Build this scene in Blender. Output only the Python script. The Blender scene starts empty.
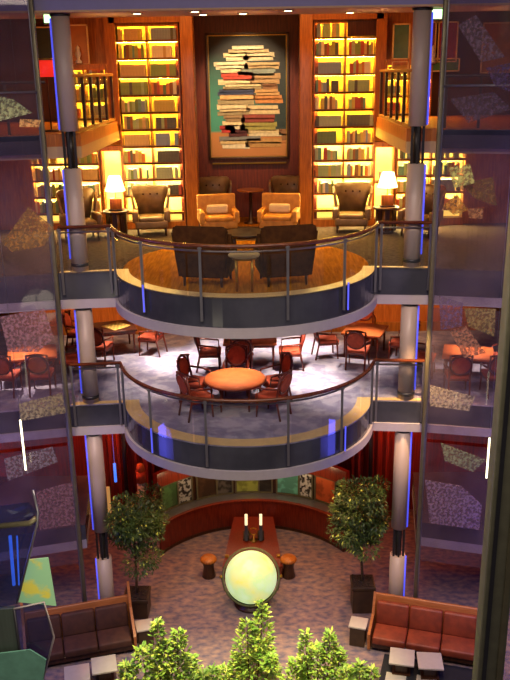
import bpy, bmesh, math, random
from mathutils import Vector, Matrix
random.seed(7)
scene = bpy.context.scene
COL = scene.collection
PI = math.pi
R = math.radians

# ------------------------------------------------------------------ camera model (510 x 680)
FPX, PITCH, ROLL, YAW, CX, ZC = 830.0, R(17.9), R(.89), R(.7), .44, 14.5
FW = Vector((-math.sin(YAW)*math.cos(PITCH), math.cos(YAW)*math.cos(PITCH), -math.sin(PITCH)))
_r0 = Vector((math.cos(YAW), math.sin(YAW), 0)); _u0 = _r0.cross(FW)
RR = _r0*math.cos(ROLL) - _u0*math.sin(ROLL)
UU = _u0*math.cos(ROLL) + _r0*math.sin(ROLL)
EYE = Vector((CX, 0, ZC))
def ray(px, py): return FW + RR*((px-255)/FPX) + UU*((340-py)/FPX)
def on_z(px, py, z):
    d = ray(px, py); t = (z-ZC)/d.z; p = EYE + d*t; return p.x, p.y
def on_y(px, py, y, k=0., m=0.):            # plane Y = y + k*X + m*Z
    d = ray(px, py); t = (y + k*EYE.x + m*EYE.z - EYE.y)/(d.y - k*d.x - m*d.z); return EYE + d*t

cam = bpy.data.cameras.new('camera'); co = bpy.data.objects.new('camera', cam); COL.objects.link(co)
M = Matrix((RR, UU, -FW)).transposed().to_4x4(); M.translation = EYE; co.matrix_world = M
cam.sensor_fit = 'VERTICAL'; cam.sensor_height = 24; cam.lens = FPX/680*24; cam.clip_end = 200
scene.camera = co

# ------------------------------------------------------------------ materials
def _base(name):
    m = bpy.data.materials.new(name); m.use_nodes = True
    nt = m.node_tree; return m, nt, nt.nodes['Principled BSDF']
def srgb(c):
    if isinstance(c, str): c = tuple(int(c[i:i+2], 16)/255 for i in (0, 2, 4))
    return tuple(x/12.92 if x <= .04045 else ((x+.055)/1.055)**2.4 for x in c) + (1,)
def mat(name, c, rough=.6, metal=0., var=.15, scale=6., c2=None, stretch=(1, 1, 1), bump=0., detail=4., lo=.35, hi=.65, spec=.5):
    m, nt, b = _base(name)
    b.inputs['Roughness'].default_value = rough; b.inputs['Metallic'].default_value = metal
    b.inputs['Specular IOR Level'].default_value = spec
    a = srgb(c); d = srgb(c2) if c2 else tuple(x*(1-var) for x in a[:3]) + (1,)
    tc = nt.nodes.new('ShaderNodeTexCoord'); mp = nt.nodes.new('ShaderNodeMapping'); mp.inputs['Scale'].default_value = stretch
    n = nt.nodes.new('ShaderNodeTexNoise'); n.inputs['Scale'].default_value = scale; n.inputs['Detail'].default_value = detail
    r = nt.nodes.new('ShaderNodeValToRGB')
    r.color_ramp.elements[0].position = lo; r.color_ramp.elements[1].position = hi
    r.color_ramp.elements[0].color = d; r.color_ramp.elements[1].color = a
    nt.links.new(tc.outputs['Object'], mp.inputs['Vector']); nt.links.new(mp.outputs['Vector'], n.inputs['Vector'])
    nt.links.new(n.outputs['Fac'], r.inputs['Fac']); nt.links.new(r.outputs['Color'], b.inputs['Base Color'])
    if bump:
        bp = nt.nodes.new('ShaderNodeBump'); bp.inputs['Strength'].default_value = bump
        nt.links.new(n.outputs['Fac'], bp.inputs['Height']); nt.links.new(bp.outputs['Normal'], b.inputs['Normal'])
    return m
def wood(name, c, c2, rough=.35, scale=3., axis=2):
    st = [9, 9, 9]; st[axis] = .8
    return mat(name, c, rough, c2=c2, scale=scale, stretch=tuple(st), detail=6)
def glow(name, c, s, base=None):
    m, nt, b = _base(name)
    b.inputs['Base Color'].default_value = srgb(base or c); b.inputs['Emission Color'].default_value = srgb(c)
    b.inputs['Emission Strength'].default_value = s
    return m
def glass(name, tint=(1, 1, 1), refl=.08, veil=0., veil_col='8080a0', etched=False, scale=14., lo=.45, hi=.55, base=.1, rough=.03):
    m, nt, b = _base(name); nt.nodes.remove(b)
    out = nt.nodes['Material Output']
    t = nt.nodes.new('ShaderNodeBsdfTransparent'); t.inputs['Color'].default_value = tuple(tint) + (1,)
    g = nt.nodes.new('ShaderNodeBsdfGlossy'); g.inputs['Roughness'].default_value = rough
    mx = nt.nodes.new('ShaderNodeMixShader'); mx.inputs['Fac'].default_value = refl
    nt.links.new(t.outputs[0], mx.inputs[1]); nt.links.new(g.outputs[0], mx.inputs[2])
    last = mx
    if veil:
        d = nt.nodes.new('ShaderNodeBsdfDiffuse'); d.inputs['Color'].default_value = srgb(veil_col)
        tr = nt.nodes.new('ShaderNodeBsdfTranslucent'); tr.inputs['Color'].default_value = srgb(veil_col)
        dm = nt.nodes.new('ShaderNodeMixShader'); nt.links.new(d.outputs[0], dm.inputs[1]); nt.links.new(tr.outputs[0], dm.inputs[2])
        m2 = nt.nodes.new('ShaderNodeMixShader'); m2.inputs['Fac'].default_value = veil
        tc = nt.nodes.new('ShaderNodeTexCoord'); n = nt.nodes.new('ShaderNodeTexNoise'); n.inputs['Scale'].default_value = scale
        n.inputs['Detail'].default_value = 5
        r = nt.nodes.new('ShaderNodeMapRange'); r.inputs['From Min'].default_value = lo; r.inputs['From Max'].default_value = hi
        r.inputs['To Min'].default_value = base; r.inputs['To Max'].default_value = veil
        nt.links.new(tc.outputs['Object'], n.inputs['Vector']); nt.links.new(n.outputs['Fac'], r.inputs['Value'])
        nt.links.new(r.outputs[0], m2.inputs['Fac'])
        nt.links.new(mx.outputs[0], m2.inputs[1]); nt.links.new(dm.outputs[0], m2.inputs[2]); last = m2
    nt.links.new(last.outputs[0], out.inputs['Surface'])
    return m

MT = dict(
    oak=wood('honey wood', 'b86e24', '94541a'), redwall=wood('mahogany panelling', '6e2a12', '541c0c', .45),
    dark=wood('dark walnut', '4a2a18', '2c170c'), cherry=wood('cherry wood', '7c2c16', '5a1b0e', .3), rail=wood('handrail wood', '6b3a22', '4c2414', .25, axis=0),
    orangewall=wood('orange veneer', 'c87028', 'a85618', .45), parquet=mat('gold parquet', 'a86e22', .8, c2='86561a', scale=2., stretch=(9, .8, 9), detail=6, spec=0.),
    carpetgrey=mat('grey carpet', '5a5048', .95, c2='443c38', scale=9, bump=.1, spec=0.), lilac=mat('lilac carpet', 'a098a4', .95, c2='80788e', scale=3.4, detail=10, lo=.42, hi=.58),
    floorlow=mat('plum carpet', '947a74', .95, c2='5c5468', scale=4.5, detail=10, stretch=(1, 1.6, 1), lo=.36, hi=.66),
    slab=mat('pale slab paint', 'a8a2a8', .5, var=.06), ceilpaint=mat('warm ceiling paint', 'c9a57a', .7, var=.05), beam=mat('lilac beam paint', '8480a8', .55, var=.05),
    column=mat('column enamel', 'ac9c92', .42, var=.05, scale=2), fascia=mat('smoked fascia glass', '42444e', .18, c2='33353f', scale=1.2),
    border=mat('cream stone border', 'd8b678', .5, var=.12), steel=mat('brushed steel', '8b8b92', .35, .8, var=.1), darksteel=mat('dark steel', '3c3c40', .4, .7, var=.1),
    bronze=mat('bronze frame', '6f6a50', .4, .5, var=.15), brass=mat('brass', 'b8923e', .3, .9, var=.1), blackm=mat('black lacquer', '151214', .3, var=.1),
    olive=mat('olive leather', '80623a', .5, c2='6a4e2c', scale=5), tan=mat('tan upholstery', 'c88c38', .7, c2='ae742c', scale=7), darkbrown=mat('dark chocolate fabric', '4a2c12', .9, c2='38200c', scale=8, spec=.15),
    cream=mat('cream fabric', 'd9c89a', .8, var=.1), redfab=mat('coral red fabric', 'c2512c', .75, c2='a63f22', scale=8), redleather=mat('rust leather', '8a3c22', .55, c2='73301c', scale=5),
    brownfab=mat('umber fabric', '4b2a1e', .75, c2='3c2018', scale=6), tabletop=mat('amber tabletop', 'cc6a36', .45, c2='ba5a2a', scale=4, spec=.3), darktop=wood('dark games tabletop', '4b2416', '351509'),
    white=mat('white stone top', 'b9b1a8', .45, var=.08), sofawood=wood('pale beech shell', 'a8693a', '945628', .4, axis=0),
    soil=mat('bark soil', '3a2a18', .95, c2='22170e', scale=25), planter=mat('brown planter', '46321f', .5, c2='35261a', scale=3), bark=mat('tree bark', '5b4630', .9, c2='3f2f20', scale=20),
    leafdark=mat('dark green leaf', '465e24', .5, c2='2a4016', scale=3), leaflight=mat('fresh green leaf', 'a4c84c', .45, c2='6c9c3a', scale=4),
    leafyel=mat('yellow green leaf', 'ccd65c', .5, c2='a8c048', scale=4),
    paper=mat('page paper', 'd8cba8', .9, var=.1), shelfback=mat('cream back board', 'f2d070', .7, var=.05),
    reddrape=mat('crimson drape', '882618', .8, c2='5a1610', scale=3, stretch=(8, 8, .4)), plaster=mat('brown plaster', '5a3a28', .8, var=.1),
    led=glow('warm led', 'ffd048', 230.), ledw=glow('bright warm led', 'ffe08c', 420.), backlit=glow('warm backlit board', 'f0b830', .78), backlitb=glow('pale backlit board', 'ffd860', 1.35), blue=glow('blue neon', '5058f0', .95), shade=glow('lamp shade glow', 'ffd98a', 7.),
    lens=glow('downlight lens', 'ffe0a8', 9.), exitg=glow('exit sign face', 'b8f0a0', 3.), redshade=glow('red shade glow', 'd02418', 1.2), tuberefl=glow('pale tube reflection', 'f4ecc0', 3.5),
    litcream=glow('lit cream panel', 'fff0c0', .95), doorlit=glow('lit doorway panel', 'd8a860', .5), blueglow=glow('soft blue tube', '3c70e0', 1.6),
    navyrug=mat('navy rug', '1c1c26', .95, var=.2),
)
MT['railglass'] = glass('balustrade glass', (.93, .95, .97), .07)
MT['tableglass'] = glass('table glass', (.8, .85, .8), .12, .8, 'd8caa0', base=.75)
MT['shaft'] = glass('smoky shaft glass', (.9, .87, .9), .03, .2, '8a7c8c', scale=1.3, lo=.3, hi=.7, base=.05)
MT['carglass'] = glass('lift car glass', (.62, .66, .8), .07, .2, '3a4a80', scale=2., lo=.3, hi=.7, base=.08)
ETCH = {}
def etched(col, veil, scale=26.):
    k = (col, veil, scale)
    if k not in ETCH: ETCH[k] = glass('etched glass '+col, (.9, .87, .86), .05, min(.92, veil*1.5), col, scale=scale*.6, lo=.46, hi=.58, base=veil*.3)
    return ETCH[k]

# ------------------------------------------------------------------ mesh helpers
class MB:
    def __init__(s): s.bm = bmesh.new(); s.mi = 0; s.T = Matrix.Identity(4)
    def _fin(s, verts, faces, smooth):
        for f in faces: f.material_index = s.mi; f.smooth = smooth
        if s.T != Matrix.Identity(4):
            for v in verts: v.co = s.T @ v.co
    def box(s, c, d, rot=None, bev=0.):
        r = bmesh.ops.create_cube(s.bm, size=1); vs = r['verts']
        for v in vs: v.co = Vector((v.co.x*d[0], v.co.y*d[1], v.co.z*d[2]))
        fs = {f for v in vs for f in v.link_faces}
        if bev:
            es = list({e for v in vs for e in v.link_edges})
            q = bmesh.ops.bevel(s.bm, geom=es, offset=bev, segments=2, affect='EDGES', profile=.6)
            fs = {f for f in q['faces']} | {f for f in fs if f.is_valid}
            vs = list({v for f in fs for v in f.verts}); fs = {f for v in vs for f in v.link_faces}
        m = Matrix.Translation(c) @ (rot.to_4x4() if rot is not None else Matrix.Identity(4))
        for v in vs: v.co = m @ v.co
        s._fin(vs, fs, bool(bev)); return s
    def poly(s, pts, smooth=False):
        vs = [s.bm.verts.new(p) for p in pts]; f = s.bm.faces.new(vs); s._fin(vs, [f], smooth); return s
    def prism(s, pts, z0, z1):          # pts: xy outline, counter-clockwise
        n = len(pts); a = [s.bm.verts.new((p[0], p[1], z0)) for p in pts]; b = [s.bm.verts.new((p[0], p[1], z1)) for p in pts]
        fs = [s.bm.faces.new(b), s.bm.faces.new(a[::-1])] + [s.bm.faces.new((a[i], a[(i+1) % n], b[(i+1) % n], b[i])) for i in range(n)]
        s._fin(a+b, fs, False); return s
    def sheet(s, pts, off):             # polygon extruded by a vector
        off = Vector(off); n = len(pts); a = [s.bm.verts.new(Vector(p)) for p in pts]; b = [s.bm.verts.new(Vector(p)+off) for p in pts]
        fs = [s.bm.faces.new(a), s.bm.faces.new(b[::-1])] + [s.bm.faces.new((b[i], b[(i+1) % n], a[(i+1) % n], a[i])) for i in range(n)]
        s._fin(a+b, fs, False); return s
    def ribbon(s, path, off, h, t):     # thick vertical strip along an xy path; z from off to off+h
        n = len(path); L = []
        for i, p in enumerate(path):
            a = Vector(path[max(0, i-1)]); b = Vector(path[min(n-1, i+1)]); d = (b-a).normalized(); nn = Vector((-d.y, d.x))
            L.append((Vector(p), Vector(p)+nn*t))
        vs, fs = [], []
        R4 = []
        for p, q in L:
            r = [s.bm.verts.new((p.x, p.y, off)), s.bm.verts.new((q.x, q.y, off)), s.bm.verts.new((q.x, q.y, off+h)), s.bm.verts.new((p.x, p.y, off+h))]
            R4.append(r); vs += r
        for i in range(n-1):
            for k in range(4): fs.append(s.bm.faces.new((R4[i][k], R4[i+1][k], R4[i+1][(k+1) % 4], R4[i][(k+1) % 4])))
        fs += [s.bm.faces.new(R4[0]), s.bm.faces.new(R4[-1][::-1])]
        s._fin(vs, fs, False); return s
    def lathe(s, prof, n=20, c=(0, 0, 0), sx=1., sy=1.):
        rings = []; vs = []
        for r, z in prof:
            ring = [s.bm.verts.new((c[0]+sx*max(r, 1e-4)*math.cos(2*PI*k/n), c[1]+sy*max(r, 1e-4)*math.sin(2*PI*k/n), c[2]+z)) for k in range(n)]
            rings.append(ring); vs += ring
        fs = []
        for i in range(len(rings)-1):
            for k in range(n): fs.append(s.bm.faces.new((rings[i][k], rings[i][(k+1) % n], rings[i+1][(k+1) % n], rings[i+1][k])))
        if prof[0][0] > 1e-3: fs.append(s.bm.faces.new(rings[0][::-1]))
        if prof[-1][0] > 1e-3: fs.append(s.bm.faces.new(rings[-1]))
        s._fin(vs, fs, True)
        for f in (fs[-1], fs[-2]):
            if len(f.verts) > 4: f.smooth = False
        return s
    def tube(s, path, r, n=8, r1=None, closed=False):
        pts = [Vector(p) for p in path]; N = len(pts); rings = []; vs = []
        for i, p in enumerate(pts):
            a = pts[(i-1) % N] if closed else pts[max(0, i-1)]; b = pts[(i+1) % N] if closed else pts[min(N-1, i+1)]
            d = (b-a).normalized(); up = Vector((0, 0, 1)) if abs(d.z) < .9 else Vector((0, 1, 0))
            u = d.cross(up).normalized(); w = d.cross(u).normalized()
            rr = r if r1 is None else r + (r1-r)*i/(N-1)
            ring = [s.bm.verts.new(p + (u*math.cos(2*PI*k/n) + w*math.sin(2*PI*k/n))*rr) for k in range(n)]; rings.append(ring); vs += ring
        fs = []
        for i in range(N if closed else N-1):
            A, B = rings[i], rings[(i+1) % N]
            for k in range(n): fs.append(s.bm.faces.new((A[k], A[(k+1) % n], B[(k+1) % n], B[k])))
        if not closed: fs += [s.bm.faces.new(rings[0][::-1]), s.bm.faces.new(rings[-1])]
        s._fin(vs, fs, True); return s
    def ball(s, c, r, n=24, sx=1., sy=1., sz=1.):
        q = bmesh.ops.create_uvsphere(s.bm, u_segments=n, v_segments=n//2, radius=r)
        for v in q['verts']: v.co = Vector((v.co.x*sx+c[0], v.co.y*sy+c[1], v.co.z*sz+c[2]))
        s._fin(q['verts'], {f for v in q['verts'] for f in v.link_faces}, True); return s
    def leaf(s, p, d, l, w, up):
        d = d.normalized(); sd = d.cross(up)
        if sd.length < 1e-3: sd = d.cross(Vector((1, 0, 0)))
        sd.normalize(); nn = sd.cross(d)
        vs = [s.bm.verts.new(q) for q in (p, p+d*l*.5+sd*w*.5+nn*l*.06, p+d*l, p+d*l*.5-sd*w*.5+nn*l*.06)]
        f = s.bm.faces.new(vs); s._fin(vs, [f], False)
    def build(s, name, m, parent=None, loc=None, rot=None, fix=True):
        if fix: bmesh.ops.recalc_face_normals(s.bm, faces=s.bm.faces)
        me = bpy.data.meshes.new(name); s.bm.to_mesh(me); s.bm.free()
        for x in (m if isinstance(m, (list, tuple)) else [m]): me.materials.append(MT[x] if isinstance(x, str) else x)
        o = bpy.data.objects.new(name, me); COL.objects.link(o)
        if parent is not None: o.parent = parent
        if loc is not None: o.location = loc
        if rot is not None: o.rotation_euler = (0, 0, rot)
        return o
def tag(o, label, cat, group=None, kind=None):
    o['label'] = label; o['category'] = cat
    if group: o['group'] = group
    if kind: o['kind'] = kind
    return o
def struct(o, label=None):
    o['kind'] = 'structure'
    if label: o['label'] = label
    return o
def thing(name, label, cat, loc=(0, 0, 0), rz=0., group=None):
    o = bpy.data.objects.new(name, None); COL.objects.link(o); o.location = loc; o.rotation_euler = (0, 0, rz); o.empty_display_size = .1
    return tag(o, label, cat, group)
def dup(root, loc, rz, label, group=None):
    def cp(o, par):
        c = o.copy(); COL.objects.link(c)
        if par is not None: c.parent = par
        for ch in list(o.children): cp(ch, c)
        return c
    r = cp(root, None); r.location = loc; r.rotation_euler = (0, 0, rz); r['label'] = label
    if group: r['group'] = group
    return r
def light(kind, name, loc, power, col, size=.1, angle=60, blend=.5, to=None, size_y=None):
    l = bpy.data.lights.new(name, kind); l.energy = power; l.color = srgb(col)[:3] if isinstance(col, str) else col
    if kind == 'SPOT': l.spot_size = R(angle); l.spot_blend = blend; l.shadow_soft_size = size
    elif kind == 'AREA':
        l.size = size
        if size_y: l.shape = 'RECTANGLE'; l.size_y = size_y
    else: l.shadow_soft_size = size
    o = bpy.data.objects.new(name, l); COL.objects.link(o); o.location = loc
    if to is not None: o.rotation_euler = (Vector(to)-Vector(loc)).to_track_quat('-Z', 'Y').to_euler()
    return o

# ------------------------------------------------------------------ levels and outlines
ZB, ZM, ZU, ZT = 0., 6.57, 9.99, 15.79          # floors of the three decks, ceiling soffit
MC, BC = 9.10, 5.75                              # underside of upper and middle slab
YB = 25.3                                        # back wall
ACY, AR = 20.02, 3.22                            # balcony bay circle
def bay(r, n=40, y_cut=19.45):
    a0 = math.asin((ACY-y_cut)/r)
    return [(-r*math.cos(a0+(PI-2*a0)*i/n), ACY-r*math.sin(a0+(PI-2*a0)*i/n)) for i in range(n+1)]
def front(r=AR, e=0., n=40):
    b = bay(r, n, 19.45+e)
    return [(-8, 18.55+e), (-4.45, 19.32+e)] + b + [(4.45, 19.32+e), (8, 18.55+e)]

# ------------------------------------------------------------------ setting
struct(MB().box((0, 16, -.1), (20, 22, .2)).build('floor', 'floorlow'))
for z, zb, cm, nm in ((ZU, MC, 'carpetgrey', 'upper'), (ZM, BC, 'lilac', 'middle')):
    f = front()
    struct(MB().prism(f + [(8, YB), (-8, YB)], zb, zb+.22).build('ceiling_'+nm, 'slab'))
    g = front(AR-.06, .06)
    struct(MB().prism(g + [(8, YB), (-8, YB)], zb+.22, z-.03).build('slab_'+nm, 'fascia'))
    struct(MB().prism(g + [(8, YB), (-8, YB)], z-.03, z).build('floor_'+nm, cm))
    i1 = front(AR-.06, .06); w = .3 if nm == 'upper' else .36
    i2 = front(AR-.06-w, .06+w*.5)
    struct(MB().prism(i1[1:-1] + i2[1:-1][::-1], z, z+.012).build('trim_floor_edge_'+nm, 'border'))
# wood inlay of the library bay and alcove
ring = [(3.0*math.cos(2*PI*k/48), ACY+3.0*math.sin(2*PI*k/48)) for k in range(48)]
struct(MB().prism(ring, ZU, ZU+.008).build('floor_library_inlay', 'parquet'))

# library back wall, alcove, pilasters
b = MB(); b.box((-5.8, YB+.5, 12.6), (4.4, .3, 7.4)); b.box((5.8, YB+.5, 12.6), (4.4, .3, 7.4)); b.box((-2.8, YB+.5, 12.6), (1.7, .3, 7.4)); b.box((2.84, YB+.5, 12.6), (1.7, .3, 7.4))
struct(b.build('wall_back_upper', 'oak'))
struct(MB().box((0, 27.15, 12.9), (4.6, .2, 8.0)).build('wall_alcove', 'redwall'))
for s in (-1, 1): struct(MB().box((s*1.98+.02, 26.2, 12.9), (.16, 1.9, 8.0)).build('wall_alcove_'+('left' if s < 0 else 'right'), 'redwall'))
struct(MB().box((0, 26.3, ZU-.1), (4.4, 1.9, .2)).build('floor_alcove', 'parquet'))
struct(MB().box((0, 26.3, 16.75), (4.4, 2.0, .1)).build('ceiling_alcove', 'redwall'))
struct(MB().box((-1.68, YB+.02, 12.6), (.36, .7, 7.2), bev=.02).build('trim_pilaster', 'oak'))
struct(MB().box((1.72, YB+.02, 12.6), (.36, .7, 7.2), bev=.02).build('trim_pilaster', 'oak'))
for x in (-2.87, 2.9):
    struct(MB().box((x, YB-.05, 16.1), (2.0, .5, .46)).build('trim_bookcase_header', 'oak'))
for s in (-1, 1):
    struct(MB().box((s*3.85, YB-.05, 14.7), (.3, .5, 3.2)).build('trim_bookcase_side', 'oak'))
    struct(MB().box((s*8.1, 20.6, 8), (.2, 12, 17)).build('wall_left' if s < 0 else 'wall_right', 'plaster'))
    # back wall above the low bookcases (gallery storey)
    b = MB(); b.box((s*4.5, YB+.1, 14.8), (1.2, .3, 3.3)); b.mi = 1; b.box((s*6.55, YB+.1, 14.8), (2.9, .3, 3.3))
    struct(b.build('wall_gallery_left' if s < 0 else 'wall_gallery_right', ['oak', 'plaster']))
struct(MB().box((0, YB+.2, 7.8), (16, .3, 2.7)).build('wall_back_middle', 'orangewall'))
struct(MB().box((0, YB+.02, 6.72), (16, .08, .3)).build('baseboard_middle', 'oak'))
struct(MB().box((0, YB+.02, 8.92), (16, .08, .34)).build('trim_middle_cornice', 'cream'))
struct(MB().box((0, 25.75, 2.9), (16.4, .3, 5.9)).build('wall_back_lower', 'reddrape'))
# top soffit beam and ceilings
struct(MB().box((0, 20.2, ZT+.02), (16.4, 2.0, .04)).build('ceiling_soffit', 'ceilpaint'))
struct(MB().box((0, 19.25, ZT+.75), (16.4, .12, 1.42)).build('beam_front', 'beam'))
struct(MB().box((0, 22.9, 16.6), (16.4, 5.5, .1)).build('ceiling_library', 'ceilpaint'))
struct(MB().box((0, 10.6, 17.3), (20, 18.0, .1)).build('ceiling_atrium', 'beam'))

# columns: three storeys each side
for s in (-1, 1):
    for z0, z1, brk in ((ZU, ZT, 12.85), (ZM, MC, None), (0, BC, 2.45)):
        X, Y = s*4.0, 19.62
        if s == 1 and z0 == 0: X = 3.97
        b = MB()
        if brk:
            b.lathe([(.205, z0), (.205, brk-.42)], 24, (X, Y, 0)); b.lathe([(.205, brk+.42), (.205, z1)], 24, (X, Y, 0))
            b.mi = 1; b.lathe([(.09, brk-.43), (.09, brk+.43)], 16, (X, Y, 0))
            for dx in (-.13, .0, .13): b.box((X+dx, Y-.14+abs(dx)*.4, brk), (.05, .05, .86))
        else: b.lathe([(.205, z0), (.205, z1)], 24, (X, Y, 0))
        b.mi = 1; b.lathe([(.225, z1-.06), (.225, z1-.01)], 24, (X, Y, 0)); b.lathe([(.12, z0), (.12, z0+.1), (.215, z0+.12), (.215, z0+.2)], 24, (X, Y, 0))
        c = struct(b.build('column', ['column', 'darksteel']))
        for a, e in (((z0+.3, brk-.45), (brk+.45, z1-.1)) if brk else ((z0+.25, z1-.1),)):
            MB().tube([(X+s*.2, Y-.05, a), (X+s*.2, Y-.05, e)], .032, 8).build('blue_glow_strip', 'blue', c)
# galleries (upper) and low mezzanine edges at the sides
for s, nm in ((-1, 'left'), (1, 'right')):
    for zf, tg in ((13.2, 'gallery'), (2.85, 'mezzanine')):
        xi = 3.78
        o = [(4.35, 19.75), (8, 18.75), (8, YB), (xi, YB), (xi, 19.75)] if tg == 'gallery' else [(4.5, 19.9), (8, 18.9), (8, 22.8), (4.9, 22.8)]
        o = [(s*x, y) for x, y in o]
        if s < 0: o = o[::-1]
        d_ = .56 if tg == 'gallery' else .72
        struct(MB().prism(o, zf-d_, zf-d_+.27).build('ceiling_'+tg+'_'+nm, 'ceilpaint' if tg == 'gallery' else 'slab'))
        struct(MB().prism(o, zf-d_+.27, zf).build('slab_'+tg+'_'+nm, 'fascia' if tg == 'mezzanine' else 'orangewall'))
        if tg == 'gallery':
            struct(MB().box((s*6.2, 19.18 if False else 19.02, zf-.22), (3.5, .04, .42), rot=Matrix.Rotation(-s*R(15.3), 3, 'Z')).build('trim_gallery_front_'+nm, 'fascia'))

# ------------------------------------------------------------------ balcony railings
def railing(z, label):
    t = thing('balcony_railing', label, 'railing', (0, 19.4, z), 0, 'balcony railings')
    t_off = Vector((0, -19.4, -z))
    path = [(-4.38, 19.3)] + bay(AR-.02, 44, 19.43) + [(4.38, 19.3)]
    def mv(bm):
        for v in bm.bm.verts: v.co += t_off
        return bm
    fine = [Vector((x, y, z+1.1)) for x, y in path]
    mv(MB().tube(fine, .045, 8)).build('handrail', 'rail', t)
    inn = [(-4.38, 19.36)] + bay(AR-.12, 44, 19.5) + [(4.38, 19.36)]
    mv(MB().tube([Vector((x, y, z+.97)) for x, y in inn], .022, 6)).build('mid_rail', 'steel', t)
    ang = [-90, -78, -43.5, -15.8, 17, 43, 78, 90]
    xs = []
    for x, y in [(-4.36, 19.3), (-3.22, 19.38), (-3.08, 19.2)] + [(AR*math.sin(R(a)), ACY-AR*math.cos(R(a))) for a in (-43.5, -16, 17, 43)] + [(3.08, 19.2), (3.22, 19.38), (4.36, 19.3)]:
        mv(MB().box((x, y-.01, z+.28), (.055, .055, 1.6)).box((x, y, z+1.05), (.09, .09, .03))).build('post', 'steel', t)
    for a in (-43.5, 43):  # glowing strips stand in for blue neon reflections on the fascia
        x, y = (AR+.0)*math.sin(R(a)), ACY-AR*math.cos(R(a))
        mv(MB().box((x*1.02+.045, y-.035, z-.2), (.03, .03, .62))).build('blue_glow_strip', 'blue', t)
    cuts = [0, 1, 6, 17, 28, 39, 44+1, 46]
    for i, j in zip(cuts[:-1], cuts[1:]):
        seg = path[i:j+1]
        seg2 = [Vector(seg[0]).lerp(Vector(seg[1]), .12)] + seg[1:-1] + [Vector(seg[-1]).lerp(Vector(seg[-2]), .12)]
        mv(MB().ribbon(seg2, z-.02, .94, .014)).build('glass_panel', 'railglass', t)
    return t
railing(ZU, 'curved glass balustrade with brown wooden handrail in front of the library lounge')
railing(ZM, 'curved glass balustrade with brown wooden handrail around the lilac carpeted card room balcony')

# gallery railings (side galleries beside the tall bookcases)
for s, w in ((-1, 'left'), (1, 'right')):
    t = thing('gallery_railing', f'brown gallery railing with dark posts above low bookshelves, on the {w} side', 'railing', (s*3.84, 22.2, 13.2), 0, 'gallery railings')
    MB().box((0, 0, 1.28), (.09, 5.3, .08), bev=.02).build('handrail', 'oak', t)
    MB().box((0, 0, .06), (.06, 5.3, .07)).build('bottom_rail', 'oak', t)
    for k in range(6): MB().box((0, -2.5+k*1.0, .66), (.07, .09, 1.2)).build('post', 'dark', t)
    for k in range(5): MB().box((0, -2.0+k*1.0, .66), (.012, .86, 1.05)).build('glass_panel', 'railglass', t)
    t = thing('gallery_railing', f'dark gallery front rail running out behind the {w} lift shaft glass', 'railing', (s*6.1, 19.4, 13.2), -s*R(15.3), 'gallery railings')
    MB().box((0, 0, 1.15), (3.3, .08, .07), bev=.02).build('handrail', 'dark', t)
    for k in range(5): MB().box((-1.5+k*.75, 0, .57), (.06, .06, 1.14)).build('post', 'dark', t)

# ------------------------------------------------------------------ bookcases
SB = 25.3/25
def zs_(l): return [ZC+(z-ZC)*SB for z in l]
ROWY = zs_([15.86, 15.38, 14.90, 14.40, 13.90, 13.42, 12.94, 12.46, 11.98, 11.50, 11.02, 10.52])   # shelf heights, tall cases
def bookcase(x0, x1, zs, bays, label, name='bookcase', ztop=None, bright=7, plinth=True, yb=YB, zb=ZU):
    xc = (x0+x1)/2
    t = thing(name, label, 'bookcase', (xc, yb, zb), 0, 'lit wooden bookcases')
    W = x1-x0; top = zs[0]; D = .36
    b = MB()
    for x in (-W/2+.02, W/2-.02): b.box((x, 0, (top-zb)/2), (.04, D, top-zb))
    b.box((0, 0, top-zb+.03), (W, D, .06)); b.box((0, -D/2+.02, top-zb-.05), (W-.08, .03, .1))
    b.build('carcass', 'oak', t)
    zm = zs[bright]-zb if 0 < bright < len(zs) else (top-zb if bright == 0 else 0)
    b = MB(); b.mi = 1; b.box((0, D/2+.02, zm/2), (W, .02, zm)); b.mi = 0
    if zm < top-zb: b.box((0, D/2+.02, (top-zb+zm)/2), (W, .02, top-zb-zm))
    b.build('back_panel', ['backlit', 'backlitb'], t)
    bw = W/bays
    for k in range(1, bays): MB().box((-W/2+k*bw, .01, (top-zb)/2+.05), (.045, D-.01, top-zb-.1)).build('divider', 'oak', t)
    for i, z in enumerate(zs[1:], 1):
        MB().box((0, 0, z-zb), (W-.08, D-.01, .05)).box((0, -D/2+.02, z-zb-.012), (W-.08, .03, .055)).build('shelf', 'oak', t)
    for i, z in enumerate(zs[:-1]):
        for k in range(bays):
            MB().box((-W/2+(k+.5)*bw, -D/2+.075, z-zb-.034), (bw-.1, .03, .014)).build('light_strip', 'ledw' if i >= bright else 'led', t)
    if plinth:
        MB().box((0, -.02, .11), (W, D, .22)).build('plinth', 'oak', t)
        if False: MB().box((0, -D/2+.075, zs[-1]-zb-.034), (W-.1, .03, .016)).build('light_strip', 'ledw', t)
    return t
XL0, XL1, XR0, XR1 = -3.74, -1.92, 1.94, 3.76
bookcase(XL0, XL1, ROWY, 2, 'tall glowing bookcase between the stair gallery and the left alcove pilaster')
bookcase(XR0, XR1, ROWY, 2, 'tall glowing bookcase with a dark top cell, right of the alcove')
LOWZ = zs_([12.42, 11.98, 11.50, 11.02, 10.52])
bookcase(-6.5, -4.42, LOWZ, 2, 'low lit bookcase under the left gallery behind the column', bright=0)
bookcase(4.42, 6.5, LOWZ, 2, 'low lit bookcase under the right gallery behind the column', bright=0)
bookcase(-4.38, -3.74, [12.42, 11.3, 10.52], 1, 'narrow lit niche unit behind the left table lamp', 'display_niche', bright=0)
bookcase(3.76, 4.38, [12.42, 11.3, 10.52], 1, 'narrow lit niche unit behind the right table lamp', 'display_niche', bright=0)
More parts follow.
